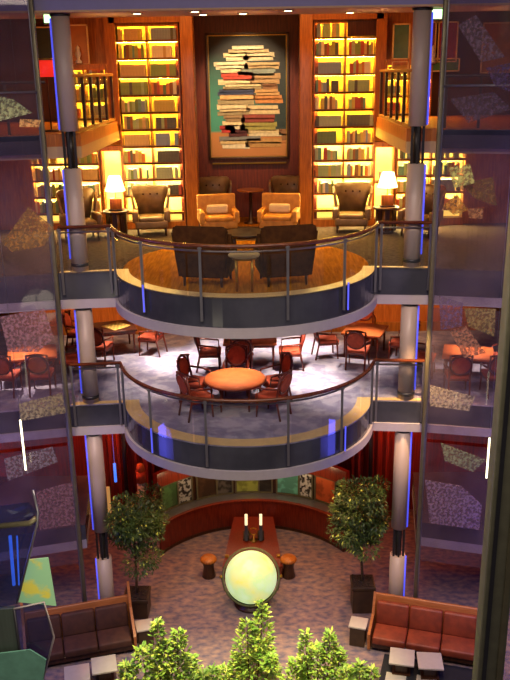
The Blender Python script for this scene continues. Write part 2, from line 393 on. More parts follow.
bookcase(-5.3, -3.98, [14.72, 14.25, 13.77, 13.27], 2, 'lit bookcase on the left gallery behind the dark railing posts', bright=9, plinth=False, yb=YB-.32, zb=13.2)
bookcase(3.98, 5.3, [14.72, 14.25, 13.77, 13.27], 2, 'lit bookcase on the right gallery behind the dark railing posts', bright=9, plinth=False, yb=YB-.32, zb=13.2)
for x, w in ((-4.06, 'left'), (4.07, 'right')):
    tag(MB().box((x, YB+.03, 11.3+.028+.13), (.26, .1, .26), bev=.01).build('display_box', 'white'), f'small pale box standing in the {w} lit niche', 'box')

BCOL = [('olive green', '8a9a50'), ('brown', '8c5c34'), ('tan', 'd0aa68'), ('red', 'b8543a'), ('grey green', 'a8b088'), ('dark grey', '5c5c50'), ('cream', 'ecdcae'),
        ('orange', 'd4843c'), ('slate blue', '8492a0'), ('gold', 'ccb050'), ('teal green', '6a9480'), ('olive gold', 'a8a050'), ('pale green', 'a0b478'), ('forest green', '6a8050')]
BM = [mat('book cloth '+n, c, .7, var=.15) for n, c in BCOL]
BOOKMESH = {}
def bookmesh(ci, w, h):
    k = (ci, round(w, 3), round(h, 3))
    if k not in BOOKMESH:
        b = MB(); D = .2
        b.box((0, -D/2, h/2), (w, .012, h)); b.box((-w/2+.004, 0, h/2), (.008, D, h)); b.box((w/2-.004, 0, h/2), (.008, D, h))
        b.mi = 1; b.box((0, .004, h/2), (w-.016, D-.02, h-.02))
        o = b.build('book', [BM[ci], 'paper']); BOOKMESH[k] = o.data; bpy.data.objects.remove(o)
    return BOOKMESH[k]
ORD = 'first second third fourth fifth sixth seventh eighth ninth tenth eleventh twelfth thirteenth'.split()
nbooks = 0
def fill(x0, x1, zs, bays, wname, stuff=None, yb=YB):
    global nbooks
    bw = (x1-x0)/bays
    for i in range(1, len(zs)):
        for k in range(bays):
            if wname.startswith('right') and i == 1 and k == 1: continue
            xa, xb = x0+k*bw+.06, x0+(k+1)*bw-.06
            z = zs[i]+.026; n = 0; setc = random.random() < .45; sc = random.randrange(len(BCOL))
            x = xa + random.uniform(0, .08); hs = random.uniform(.3, .36); tw = random.uniform(.075, .105)
            lim = xb - random.choice([0, .0, 0, .1])
            while True:
                w = tw if setc else random.choice([.06, .075, .09, .1])
                h = hs if setc else random.choice([.27, .31, .34, .37])
                ci = sc if setc and random.random() < .85 else random.randrange(len(BCOL))
                if x+w > lim: break
                if random.random() < .05: x += .07; continue
                if stuff is not None:
                    stuff.mi = ci; stuff.box((x+w/2, yb-.03, z+h/2), (w-.004, .2, h))
                else:
                    o = bpy.data.objects.new('book', bookmesh(ci, w-.003, h)); COL.objects.link(o); o.location = (x+w/2, YB-.03, z)
                    tag(o, f'{BCOL[ci][0]} book, {ORD[n]} from left, {ORD[i-1]} shelf down, {"left" if k == 0 else "right"} bay, {wname}', 'book', 'books in the tall bookcases'); nbooks += 1
                n += 1; x += w
fill(XL0, XL1, ROWY[:-1], 2, 'left tall bookcase')
fill(XR0, XR1, ROWY[:-1], 2, 'right tall bookcase')
sb = MB(); fill(-6.5, -4.42, LOWZ, 2, '', sb); fill(4.42, 6.5, LOWZ, 2, '', sb)
GZ = [14.72, 14.25, 13.77, 13.27]
fill(-5.3, -3.98, GZ, 2, '', sb, YB-.32); fill(3.98, 5.3, GZ, 2, '', sb, YB-.32)
tag(sb.build('low_shelf_books', BM), 'rows of mixed books filling the side bookcases on and under the galleries', 'books', kind='stuff')
# closed panel in the dark top cell of the right case
tag(MB().box((XR1-.46, YB-.2, 15.63), (.82, .03, .42)).build('dark_cover_panel', 'darktop'), 'dark unlit panel closing the top cell of the right tall bookcase', 'panel')
print('books', nbooks)

# ------------------------------------------------------------------ painting of stacked books
t = thing('framed_painting', 'tall framed painting of a leaning stack of old books on the alcove wall', 'painting', (.02, 26.98, on_y(247, 160.5, 26.98).z))
def pz(x, y):                                        # picture sheet coordinates -> local x, z
    u = (x-58)/(382-58); v = (y-130)/(622-130); return -1.29+u*2.56, 3.84-v*3.8
b = MB(); x0, z1 = pz(58, 130); x1, z0 = pz(382, 622); w = .07
for c, d in ((((x0+x1)/2, 0, z1-w/2), (x1-x0, .09, w)), (((x0+x1)/2, 0, z0+w/2), (x1-x0, .09, w)), ((x0+w/2, 0, (z0+z1)/2), (w, .09, z1-z0)), ((x1-w/2, 0, (z0+z1)/2), (w, .09, z1-z0))): b.box(c, d, bev=.012)
b.build('frame', 'dark', t)
b = MB(); b2 = .025
for c, d in ((((x0+x1)/2, -.01, z1-w-b2/2), (x1-x0-2*w, .05, b2)), (((x0+x1)/2, -.01, z0+w+b2/2), (x1-x0-2*w, .05, b2)), ((x0+w+b2/2, -.01, (z0+z1)/2), (b2, .05, z1-z0-2*w)), ((x1-w-b2/2, -.01, (z0+z1)/2), (b2, .05, z1-z0-2*w))): b.box(c, d)
b.build('gilt_slip', 'brass', t)
def canvas_mat():
    m, nt, p = _base('painted canvas ground'); tc = nt.nodes.new('ShaderNodeTexCoord'); sp = nt.nodes.new('ShaderNodeSeparateXYZ')
    nt.links.new(tc.outputs['Object'], sp.inputs[0])
    def mr(o, a, c):
        q = nt.nodes.new('ShaderNodeMapRange'); q.inputs['From Min'].default_value = a; q.inputs['From Max'].default_value = c; nt.links.new(o, q.inputs['Value']); return q.outputs[0]
    def mixc(f, a, c):
        q = nt.nodes.new('ShaderNodeMix'); q.data_type = 'RGBA'; nt.links.new(f, q.inputs['Factor'])
        for o_, s_ in ((6, a), (7, c)):
            if isinstance(s_, str): q.inputs[o_].default_value = srgb(s_)
            else: nt.links.new(s_, q.inputs[o_])
        return q.outputs[2]
    side = mixc(mr(sp.outputs['X'], -1., .9), '3f8a72', '1d2d2a')
    bg = mixc(mr(sp.outputs['Z'], 1.4, 3.3), side, '1c1a18')
    col = mixc(mr(sp.outputs['Z'], .93, .85), bg, 'b0743c')
    nt.links.new(col, p.inputs['Base Color']); p.inputs['Roughness'].default_value = .6
    return m
cv = MB().box(((x0+x1)/2, .02, (z0+z1)/2), (x1-x0-.1, .02, z1-z0-.1)).build('canvas', canvas_mat(), t)
PB = [(165,280,182,195,'d8c8a0'),(150,300,195,208,'c0a878'),(130,215,208,234,'e0cc98'),(215,322,208,235,'c8b890'),(92,215,242,266,'e2d0a4'),(215,342,245,268,'b89a68'),(118,195,266,283,'d2c090'),
      (195,325,268,290,'8a9080'),(120,238,284,308,'c8452c'),(238,345,288,325,'a88454'),(107,230,308,325,'dcc894'),(135,275,325,346,'e0cc98'),(275,330,325,345,'8c5c34'),(110,245,346,366,'3a405c'),(245,335,346,370,'c89a5c'),
      (112,245,367,404,'d8a868'),(245,350,370,398,'c07c3c'),(100,215,405,421,'e0cc9c'),(215,335,410,440,'cdb684'),(110,225,422,445,'d4bc88'),(125,200,446,469,'a8885c'),(200,322,445,474,'8c3a28'),(120,198,470,502,'dcc490'),
      (198,330,476,505,'9a9044'),(108,160,488,512,'b83028'),(150,215,504,530,'54201c'),(215,345,508,528,'d6c08c'),(105,265,531,546,'7c7c74'),(110,215,547,575,'d0b478'),(215,350,540,572,'b88c4c'),(345,372,505,545,'8a6038')]
PN = []
for i, (x_0, x_1, y_0, y_1, c) in enumerate(PB):
    if y_1-y_0 > 17:
        ym = (y_0+y_1)/2; j = (7, -6, 10, -9)[i % 4]; c2 = ('e6d8b0', 'c4ac7c', 'dccca0', '9c8a60')[i % 4]
        PN += [(x_0, x_1, y_0, ym, c), (x_0+j, x_1+j*.6, ym, y_1, c2 if c[0] in 'def' else c)]
    else: PN.append((x_0, x_1, y_0, y_1, c))
PB = PN
cols = sorted({q[4] for q in PB}); b = MB()
for x_0, x_1, y_0, y_1, c in PB:
    b.mi = cols.index(c); xa, za = pz(x_0-4, y_0-2); xb_, zb_ = pz(x_1+4, y_1+2); dz = random.uniform(-.02, .02)
    b.poly([(xa, .008, za), (xa+.01, .008, zb_), (xb_, .008, zb_+dz), (xb_-.01, .008, za+dz)])
    b.mi = len(cols); b.poly([(xa, .0085, zb_+.006), (xa, .0085, zb_-.008), (xb_, .0085, zb_-.008+dz), (xb_, .0085, zb_+.006+dz)])
b.build('painted_books', [mat('paint '+c, c, .6, var=.25, scale=9) for c in cols] + [mat('paint shadow brown', '3a2818', .6)], t)
tag(MB().box((.02, 26.98, on_y(247, 163, 26.98).z), (2.35, .12, .04)).build('picture_ledge', 'brass'), 'thin bright picture ledge under the framed painting', 'ledge')

# ------------------------------------------------------------------ lounge seating
def wing_chair(label, loc, rz):                       # faces -Y
    t = thing('wing_chair', label, 'armchair', loc, rz, 'tufted wing chairs')
    MB().box((0, -.05, .34), (.92, .88, .22), bev=.05).build('seat_base', 'olive', t)
    MB().box((0, -.1, .49), (.7, .78, .14), bev=.055).build('seat_cushion', 'olive', t)
    b = MB()
    outl = [(-.34, .42), (-.4, .8), (-.53, 1.22), (-.5, 1.34), (-.3, 1.36), (0, 1.33), (.3, 1.36), (.5, 1.34), (.53, 1.22), (.4, .8), (.34, .42)]
    b.sheet([(x, .33+.1*(z-.4), z) for x, z in outl], (0, .13, .02))
    bmesh.ops.bevel(b.bm, geom=list(b.bm.edges), offset=.03, segments=2, affect='EDGES')
    for f in b.bm.faces: f.smooth = True
    bk = b.build('backrest', 'olive', t)
    for x in (-.2, 0, .2): MB().ball((x, .385, 1.12), .03, 8).build('button', 'darkbrown', bk)
    for s in (-1, 1):
        MB().box((s*.45, -.02, .56), (.17, .84, .34), bev=.06).build('armrest', 'olive', t)
        w = MB(); w.sheet([(s*.42, .38, .7), (s*.45, .1, .72), (s*.5, .16, 1.1), (s*.52, .38, 1.26)], (s*.06, 0, 0)); w.build('wing', 'olive', t)
        for y in (-.4, .32): MB().tube([(s*.38, y, .24), (s*.39, y*1.04, 0)], .035, 8, .022).build('leg', 'dark', t)
    return t
def wch(px, Y): return on_y(px, 210, Y).x, Y, ZU
wc = wing_chair('olive tufted wing chair left of the alcove, in front of the left tall bookcase', wch(151, 24.3), R(8)); wc.scale = (1.03, 1.0, 1.)
dup(wc, wch(352, 24.3), R(-8), 'olive tufted wing chair standing before the right tall bookcase')
dup(wc, wch(80, 23.7), R(24), 'olive wing chair half hidden behind the left column')
dup(wc, wch(421, 23.6), R(-30), 'olive wing chair mostly hidden behind the right column')
dup(wc, wch(215, 26.1), R(10), 'dim wing chair at the alcove back, below the left half of the painting')
dup(wc, wch(286, 26.1), R(-10), 'dim wing chair at the alcove back, below the right half of the painting')

def tub_chair(label, loc, rz):
    t = thing('tub_chair', label, 'armchair', loc, rz, 'tan tub chairs')
    MB().box((0, 0, .32), (.9, .82, .2), bev=.03).build('seat_base', 'tan', t)
    MB().box((0, -.08, .46), (.72, .7, .12), bev=.05).build('seat_cushion', 'tan', t)
    MB().box((0, .36, .66), (1.0, .15, .66), bev=.04).build('backrest', 'tan', t)
    for s in (-1, 1):
        MB().box((s*.44, -.04, .5), (.13, .76, .3), bev=.04).build('armrest', 'tan', t)
        MB().box((s*.43, -.36, .12), (.07, .07, .24)).build('leg', 'dark', t); MB().box((s*.43, .36, .12), (.07, .07, .24)).build('leg', 'dark', t)
    return t
def bolster(label, loc, rz):
    return tag(MB().box((0, 0, .13), (.62, .16, .26), bev=.07).build('cushion', 'cream', None, loc, rz), label, 'cushion', 'cream bolster cushions')
for px, a, lb in ((218, 10, 'left'), (279, -10, 'right')):
    x, y = on_y(px, 215, 23.95).x, 23.95
    if px == 218: tc0 = tub_chair('tan square armchair with cream cushion on the left side of the alcove', (x, y, ZU), R(a)); tc0.scale = (1.12, 1.12, 1.15)
    else: dup(tc0, (x, y, ZU), R(a), 'tan square armchair with cream cushion on the right side of the alcove')
    q = Matrix.Rotation(R(a), 3, 'Z') @ Vector((0, .12, 0))
    bolster(f'cream cushion lying on the tan armchair, {lb} of the two', (x+q.x, y+q.y, ZU+.615), R(a))

def club_chair(label, loc, rz):                       # high dark armchair, seen from behind; faces -Y
    t = thing('club_chair', label, 'armchair', loc, rz, 'dark high-back club chairs')
    MB().box((0, -.05, .36), (1.05, .86, .24), bev=.05).build('seat_base', 'darkbrown', t)
    MB().box((0, -.1, .52), (.8, .78, .14), bev=.05).build('seat_cushion', 'darkbrown', t)
    b = MB(); b.sheet([(-.5, .36, .2), (-.62, .47, 1.28), (-.56, .48, 1.36), (.56, .48, 1.36), (.62, .47, 1.28), (.5, .36, .2)], (0, .14, .02))
    bmesh.ops.bevel(b.bm, geom=list(b.bm.edges), offset=.03, segments=2, affect='EDGES')
    b.build('backrest', 'darkbrown', t)
    for s in (-1, 1):
        b = MB(); b.sheet([(s*.48, .42, .22), (s*.48, -.42, .3), (s*.5, -.42, .7), (s*.58, .1, .85), (s*.6, .46, 1.2)], (s*.08, 0, 0)); b.build('armrest', 'darkbrown', t)
        for y in (-.36, .42): MB().tube([(s*.42, y, .26), (s*.43, y*1.05, 0)], .04, 8, .025).build('leg', 'dark', t)
    return t
x, y = on_y(208, 270, 18.25).x, 18.25; cc = club_chair('dark brown high-back club chair seen from behind, left of the glass side table', (x, y, ZU), R(180-12))
x, y = on_y(283, 270, 18.25).x, 18.25; dup(cc, (x, y, ZU), R(180+12), 'dark brown high-back club chair seen from behind, right of the glass side table')

def round_table(name, label, loc, r, h, top, legm, nleg=4, ped=False, group=None):
    t = thing(name, label, 'table', loc, 0, group)
    MB().lathe([(r*.96, h-.045), (r, h-.03), (r, h-.01), (r*.98, h)], 36).build('tabletop', top, t)
    if ped:
        MB().lathe([(r*.55, 0), (r*.55, .03), (.08, .07), (.05, h*.4), (.05, h-.1), (r*.5, h-.045)], 20).build('pedestal', legm, t)
    else:
        for k in range(nleg):
            a = 2*PI*k/nleg+PI/4; MB().tube([(r*.72*math.cos(a), r*.72*math.sin(a), h-.04), (r*.66*math.cos(a), r*.66*math.sin(a), 0)], .03, 8, .022).build('leg', legm, t)
        MB().lathe([(r*.7, h-.1), (r*.78, h-.1), (r*.78, h-.045)], 30).build('apron', legm, t)
    return t
round_table('pedestal_table', 'tall brown pedestal table at the alcove back under the painting', (.06, 25.9, ZU), .42, 1.05, 'oak', 'dark', ped=True)
x, y = on_z(246, 232, ZU+.5); round_table('coffee_table', 'low dark round coffee table between the two tan armchairs', (x, y, ZU), .62, .5, 'blackm', 'dark')
x, y = on_z(244, 254, ZU+.8); round_table('side_table', 'round glass topped side table between the two dark club chairs', (x, y, ZU), .34, .8, 'tableglass', 'brass')
def drum_table(label, loc):
    t = thing('drum_table', label, 'table', loc, 0, 'lamp tables')
    MB().lathe([(.36, .68), (.38, .70), (.38, .73), (.36, .745)], 32).build('tabletop', 'dark', t)
    MB().lathe([(.31, 0), (.31, .05)], 28).build('base', 'dark', t)
    for k in range(8):
        a = 2*PI*k/8; MB().box((.28*math.cos(a), .28*math.sin(a), .365), (.035, .13, .64), rot=Matrix.Rotation(a, 3, 'Z')).build('slat', 'dark', t)
    MB().lathe([(.2, .05), (.2, .68)], 16).build('core', 'oak', t)
    return t
def lamp(label, loc, w):
    t = thing('table_lamp', label, 'lamp', loc, 0, 'glowing table lamps')
    MB().box((0, 0, .02), (.42, .26, .04), bev=.008).build('base', 'dark', t)
    MB().box((0, 0, .19), (.34, .2, .3), bev=.01).build('block', 'oak', t)
    MB().tube([(0, 0, .34), (0, 0, .6)], .016, 8).build('stem', 'brass', t)
    MB().lathe([(.29, .56), (.285, .57), (.17, .98), (.165, .98), (.28, .56)], 28).build('lamp_shade', 'shade', t)
    light('POINT', 'lamp_light', (loc[0], loc[1]-.02, loc[2]+1.2), 26, 'ffc46a', .12)
    return t
for px, py, w in ((117, 209, 'left'), (384, 204, 'right')):
    x, y = on_z(px, py, ZU+.745); y = min(y, 24.1)
    d = drum_table(f'dark round slatted drum table under the {w} glowing lamp', (x, y, ZU))
    lamp(f'glowing cream shaded lamp on the {w} drum table', (x+.02, y, ZU+.745), w)

# ------------------------------------------------------------------ card room (middle deck)
def card_chair(label, loc, rz):                       # faces -Y, open arms, oval back
    t = thing('card_chair', label, 'chair', loc, rz, 'card room armchairs')
    MB().box((0, -.02, .47), (.54, .52, .09), bev=.035).build('seat', 'redfab', t)
    MB().box((0, -.02, .41), (.52, .5, .05)).build('seat_frame', 'cherry', t)
    b = MB(); pts = [(.2*math.cos(2*PI*k/20)*1.02, .3+.05*(math.sin(2*PI*k/20)), .8+.2*math.sin(2*PI*k/20)) for k in range(20)]
    b.sheet(pts, (0, .05, -.012)); b.build('backrest', 'redfab', t)
    b = MB(); b.tube([(.235*math.cos(2*PI*k/20), .325+.06*math.sin(2*PI*k/20), .8+.235*math.sin(2*PI*k/20)) for k in range(20)], .028, 6, closed=True)
    b.tube([(-.25, .3, 1.0), (0, .39, 1.06), (.25, .3, 1.0)], .022, 6); b.build('back_frame', 'cherry', t)
    for s in (-1, 1):
        MB().tube([(s*.25, .27, .72), (s*.29, .05, .7), (s*.28, -.2, .67), (s*.27, -.22, .44)], .022, 6).build('armrest', 'cherry', t)
        MB().tube([(s*.24, -.23, .43), (s*.25, -.25, 0)], .026, 6, .02).build('leg', 'cherry', t)
        MB().tube([(s*.24, .34, 1.02), (s*.235, .24, .45), (s*.235, .33, 0)], .024, 6).build('leg', 'cherry', t)
    return t
CH0 = [None]
def chair(x, y, toward, label, sc=1.12):
    rz = math.atan2(toward[0]-x, -(toward[1]-y))     # local -Y turned to face the target
    if CH0[0] is None: CH0[0] = card_chair(label, (x, y, ZM), rz); o = CH0[0]
    else: o = dup(CH0[0], (x, y, ZM), rz, label)
    o.scale = (sc, sc, sc); return o
def card_table(label, x, y, rz, w, d, top, round_=False):
    t = thing('card_table', label, 'table', (x, y, ZM), rz, 'card room tables')
    h = .76
    if round_:
        MB().lathe([(w*.97, h-.05), (w, h-.035), (w, h-.012), (w*.985, h)], 48).build('tabletop', top, t)
        MB().lathe([(w*.985, h-.06), (w+.015, h-.055), (w+.015, h-.03), (w+.001, h-.02)], 48).build('edge_band', 'cherry', t)
    else:
        MB().box((0, 0, h-.03), (w, d, .06), bev=.012).build('tabletop', top, t)
        MB().box((0, 0, h-.1), (w-.12, d-.12, .08)).build('apron', 'cherry', t)
    lx, ly = (w*.45, w*.45) if round_ else (w/2-.1, d/2-.1)
    for sx in (-1, 1):
        for sy in (-1, 1): MB().tube([(sx*lx, sy*ly, h-.06), (sx*lx, sy*ly, 0)], .035, 8, .026).build('leg', 'cherry', t)
    return t
tx, ty = on_z(235, 378, ZM+.76)
card_table('round amber card table near the middle of the curved balcony', tx, ty, 0, .76, .76, 'tabletop', True)
for a, lb in ((90, 'card chair on the far side of the round table, facing the balcony rail'), (24, 'card chair at the far right of the round table'), (-31, 'card chair at the near right of the round table by the rail'),
              (211, 'card chair at the near left of the round table by the rail'), (158, 'card chair at the far left of the round table')):
    rr = 1.06 if a != 90 else .98
    chair(tx+rr*math.cos(R(a)), ty+rr*math.sin(R(a)), (tx, ty), 'coral '+lb)
bx, by = on_z(250, 339, ZM+.76)
card_table('rectangular amber table behind the round table', bx, by, 0, 1.5, .9, 'tabletop')
chair(bx-1.12, by-.35, (bx, by-.35), 'coral card chair at the left end of the rectangular back table')
chair(bx+1.12, by-.35, (bx, by-.35), 'coral card chair at the right end of the rectangular back table')
chair(bx-.22, by-.85, (bx-.22, by), 'card chair seen from behind between the round table and rectangular back table')
rx, ry = on_z(365, 329, ZM+.76)
card_table('square amber card table set at an angle beside the right column', rx, ry, R(-20), 1.15, 1.15, 'tabletop')
for dx, dy, lb in ((-1.14, -.2, 'coral card chair left of the angled square table, facing right'), (-.33, -1.12, 'card chair with dark oval back in front of the angled square table'), (1.0, -.58, 'coral card chair between the angled square table and the right column'), (.1, 1.0, 'coral card chair on the far side of the angled square table by the wall')):
    chair(rx+dx, ry+dy, (rx, ry), lb)
lx, ly = on_z(115, 326, ZM+.76)
card_table('dark square games table near the left column', lx, ly, R(18), 1.15, 1.15, 'darktop')
b = MB(); b.box((0, 0, .012), (.62, .62, .024), bev=.005); b.mi = 1
for i in range(8):
    for j in range(8):
        if (i+j) % 2: b.box((-.245+i*.07, -.245+j*.07, .0255), (.07, .07, .004))
tag(b.build('chess_board', [mat('board maple', 'e0b860', .4, var=.1), mat('board walnut', 'b08838', .4, var=.1)], None, (lx+.05, ly-.05, ZM+.762), R(50)), 'yellow chequered game board lying on the dark games table', 'game board')
for dx, dy, lb in ((1.12, -.35, 'coral card chair right of the dark games table, side on'), (-.25, -1.15, 'coral card chair in front of the dark games table beside the column'), (-1.12, .15, 'coral card chair behind the left column at the dark games table')):
    chair(lx+dx, ly+dy, (lx, ly), lb)
fx, fy = on_z(32, 352, ZM+.76)
card_table('orange table behind the etched glass on the far left', fx, fy, R(15), 1.3, 1.1, 'tabletop')
for dx, dy, lb in ((1.05, .1, 'coral oval-back chair right of the far left table, beside the shaft post'), (-.4, -1.1, 'coral chair at the near left corner of the far left table'), (.5, -1.05, 'coral chair at the near right corner of the far left table')):
    chair(fx+dx, fy+dy, (fx, fy) if dy > 0 else (fx+dx*.9, fy), lb)
gx, gy = on_z(468, 352, ZM+.76)
card_table('orange table behind the etched glass on the far right', gx, gy, R(-15), 1.3, 1.1, 'tabletop')
for dx, dy, lb in ((-1.1, .35, 'coral oval-back chair left of the far right table, beside the shaft post'), (1.1, .3, 'coral chair at the right end of the far right table'), (-.5, -1.05, 'coral chair at the near left corner of the far right table'), (.45, -1.08, 'coral chair at the near right corner of the far right table')):
    chair(gx+dx, gy+dy, (gx, gy) if dy > 0 else (gx+dx*.9, gy), lb)

# ------------------------------------------------------------------ lower lounge
CWY, CWR = 21.1, 3.42
def arc(r, a0, a1, n=36): return [(r*math.sin(R(a0+(a1-a0)*i/n)), CWY+r*math.cos(R(a0+(a1-a0)*i/n))) for i in range(n+1)]
w = MB().ribbon(arc(CWR, -58, 57), 0, .98, .07)
struct(w.build('wall_curved_low', 'cherry'))
struct(MB().ribbon(arc(CWR-.03, -58, 57), .96, .05, .12).build('trim_curved_cap', 'cherry'))
struct(MB().ribbon(arc(CWR-.03, -58, 57), .0, .1, .05).build('baseboard_curved', 'dark'))
struct(MB().prism(arc(CWR+.06, -58, 57) + arc(4.02, -50, 49)[::-1], .9, .97).build('trim_counter', 'steel'))
struct(MB().ribbon(arc(4.03, -50, 49), 0, 2.0, .08).build('wall_curved_display', 'dark'))
struct(MB().ribbon(arc(3.93, -50, 49), 1.93, .5, .16).build('trim_display_header', 'cherry'))
DISP = [(-47, -38.4, '4a7040', 'green display panel at the left end of the curved wall'), (-37.6, -30.7, 'a0a098', 'speckled black and white display panel beside the green panel'), (-27.4, -18.2, '46301f', 'brown display panel left of the lit olive panel'), (-17.4, -10.4, '565048', 'dark grey display panel beside the brown panel'),
        (-8, 2.2, '8a9440', 'olive lit display panel at the middle of the curved wall'), (3, 8.8, '34302a', 'black display panel right of the olive panel'), (11.8, 22, '62ac98', 'teal display panel right of centre'), (22.9, 29, 'b8b8b0', 'black and white patterned display panel beside the teal panel'), (31.2, 41.7, 'b8542a', 'orange brown display panel at the right end of the curved wall')]
for a0, a1, c, lb in DISP:
    t = thing('wall_display', lb, 'display panel', (0, CWY, .98), 0, 'display panels of the curved wall')
    b = MB(); b.ribbon([(x, y-CWY) for x, y in arc(3.99, a0, a1, 6)], .06, .84, .03)
    pat = mat('panel art '+c, c, .4, c2='1c1a16' if ('black' in lb or 'dark' in lb or 'speck' in lb) else None, var=.45, scale=9 if 'white' in lb else 3, lo=.45, hi=.55)
    b.build('panel', pat, t)
    b = MB(); b.ribbon([(x, y-CWY) for x, y in arc(3.965, a0-.6, a1+.6, 6)], 0, .05, .05); b.ribbon([(x, y-CWY) for x, y in arc(3.965, a0-.6, a1+.6, 6)], .9, .05, .05)
    b.ribbon([(x, y-CWY) for x, y in arc(3.965, a0-.7, a0, 2)], 0, .95, .05); b.ribbon([(x, y-CWY) for x, y in arc(3.965, a1, a1+.7, 2)], 0, .95, .05)
    b.build('frame', 'bronze', t)
    am = R((a0+a1)/2)
    light('POINT', 'panel_light', (3.45*math.sin(am), CWY+3.45*math.cos(am), 2.2), 7., 'ffd9a0', .08)

# globe desk
def globe_mat():
    m, nt, p = _base('illuminated map globe'); tc = nt.nodes.new('ShaderNodeTexCoord'); n = nt.nodes.new('ShaderNodeTexNoise'); n.inputs['Scale'].default_value = 1.7; n.inputs['Detail'].default_value = 6
    r = nt.nodes.new('ShaderNodeValToRGB'); e = r.color_ramp.elements; e[0].position = .5; e[0].color = srgb('bedc98'); e[1].position = .58; e[1].color = srgb('d4dc90')
    x = e.new(.68); x.color = srgb('dad66e'); x = e.new(.4); x.color = srgb('c8e4ae')
    nt.links.new(tc.outputs['Object'], n.inputs['Vector']); nt.links.new(n.outputs['Fac'], r.inputs['Fac'])
    nt.links.new(r.outputs['Color'], p.inputs['Base Color']); nt.links.new(r.outputs['Color'], p.inputs['Emission Color']); p.inputs['Emission Strength'].default_value = .8
    return m
GY = 20.35; gp = on_y(251, 577, GY); GR = .735
t = thing('illuminated_globe', 'large glowing pale green map globe in a dark ring on its stand', 'globe', (gp.x, gp.y, 0))
MB().ball((0, 0, gp.z), GR, 48).build('sphere', globe_mat(), t)
MB().tube([(( GR+.07)*math.cos(2*PI*k/40), .25*math.sin(2*PI*k/40)*0 + (GR+.07)*math.sin(2*PI*k/40)*.5, gp.z+(GR+.07)*math.sin(2*PI*k/40)*.866) for k in range(40)], .032, 8, closed=True).build('meridian_ring', 'bronze', t)
b = MB(); b.lathe([(.5, 0), (.5, .06), (.14, .14), (.1, .3), (.1, gp.z-GR-.1), (.26, gp.z-GR+.02)], 24); b.build('pedestal', 'dark', t)
for s in (-1, 1): MB().tube([(s*.4, 0, .05), (s*.75, 0, gp.z*.5), (s*(GR+.09), 0, gp.z)], .035, 8).build('cradle_arm', 'bronze', t)
for s in (-1, 1): MB().ball((s*(GR+.12), 0, gp.z+.02), .05, 10).build('pivot_knob', 'brass', t)
t = thing('reading_desk', 'long cherry wood desk running back from the globe to the curved wall', 'desk', (0, 22.6, 0))
b = MB(); o = [(-.86, -1.1), (.86, -1.1), (.62, 1.75), (-.62, 1.75)]; b.prism(o, 0, .42); b.build('body', 'cherry', t)
b = MB(); o = [(-.9, -1.14), (.9, -1.14), (.65, 1.78), (-.65, 1.78)]; b.prism(o, .42, .47); b.build('desktop', 'cherry', t)
for s in (-1, 1): tag(MB().box((s*.78+(0 if s < 0 else -.0), 22.0, .5), (.12, .12, .06), bev=.02).build('brass_fitting', 'brass'), f'small brass fitting on the {"left" if s < 0 else "right"} edge of the cherry desk', 'fitting')
for s, w in ((-1, 'left'), (1, 'right')):
    x = s*.23+.02
    t = thing('lit_display_stand', f'slim dark stand holding a lit cream panel on the desk, {w} of the pair', 'display stand', (x, 23.15, .47), 0, 'lit stands on the desk')
    MB().box((0, 0, .03), (.2, .5, .06)).build('base', 'blackm', t)
    b = MB(); b.sheet([(-.05, -.35, .05), (-.05, .18, .05), (-.05, .18, .62), (-.05, .05, .62)], (.1, 0, 0)); b.build('side_support', 'darksteel', t)
    MB().box((0, -.02, .58), (.09, .05, .42), rot=Matrix.Rotation(R(-12), 3, 'X'), bev=.01).build('lit_panel', 'litcream', t)
t = thing('brass_instrument', 'small brass instrument between the two lit stands on the desk', 'ornament', (.02, 22.9, .47))
MB().lathe([(.12, 0), (.12, .03), (.03, .06), (.03, .22)], 14).build('base', 'brass', t)
MB().tube([(.12*math.cos(2*PI*k/16), 0, .33+.12*math.sin(2*PI*k/16)) for k in range(16)], .02, 6, closed=True).build('ring', 'brass', t)
def stool(label, x, y):
    t = thing('drum_stool', label, 'stool', (x, y, 0), 0, 'hourglass stools')
    MB().lathe([(.2, 0), (.21, .03), (.17, .22), (.155, .34), (.18, .48), (.2, .53)], 24).build('body', 'dark', t)
    MB().lathe([(.2, .53), (.25, .55), (.25, .6), (.2, .66), (0, .68)], 24).build('seat', 'oak', t)
stool('waisted wooden stool with orange top left of the globe', *on_z(209, 576, 0)); stool('waisted wooden stool with orange top right of the globe', *on_z(288.5, 576, 0))

# potted trees
def crown(cx, cz, rx, rz, n, seed, m2=('leafdark', 'leafyel')):
    rnd = random.Random(seed); b = MB()
    blobs = [(Vector((rnd.uniform(-.75, .75)*rx, rnd.uniform(-.75, .75)*rx, cz+rnd.uniform(-.75, .75)*rz)), rnd.uniform(.38, .55)*rx) for _ in range(26)]
    for _ in range(n):
        c, r_ = rnd.choice(blobs); d = Vector((rnd.gauss(0, 1), rnd.gauss(0, 1), rnd.gauss(0, 1))).normalized()
        p = c + d*r_*rnd.uniform(.55, 1.05)
        b.mi = 1 if rnd.random() < .05 else 0
        dd = (d + Vector((rnd.uniform(-.8, .8), rnd.uniform(-.8, .8), rnd.uniform(-.9, .3)))).normalized()
        b.leaf(p, dd, rnd.uniform(.08, .14), rnd.uniform(.035, .055), Vector((rnd.uniform(-.4, .4), rnd.uniform(-.4, .4), 1)))
    return b, blobs
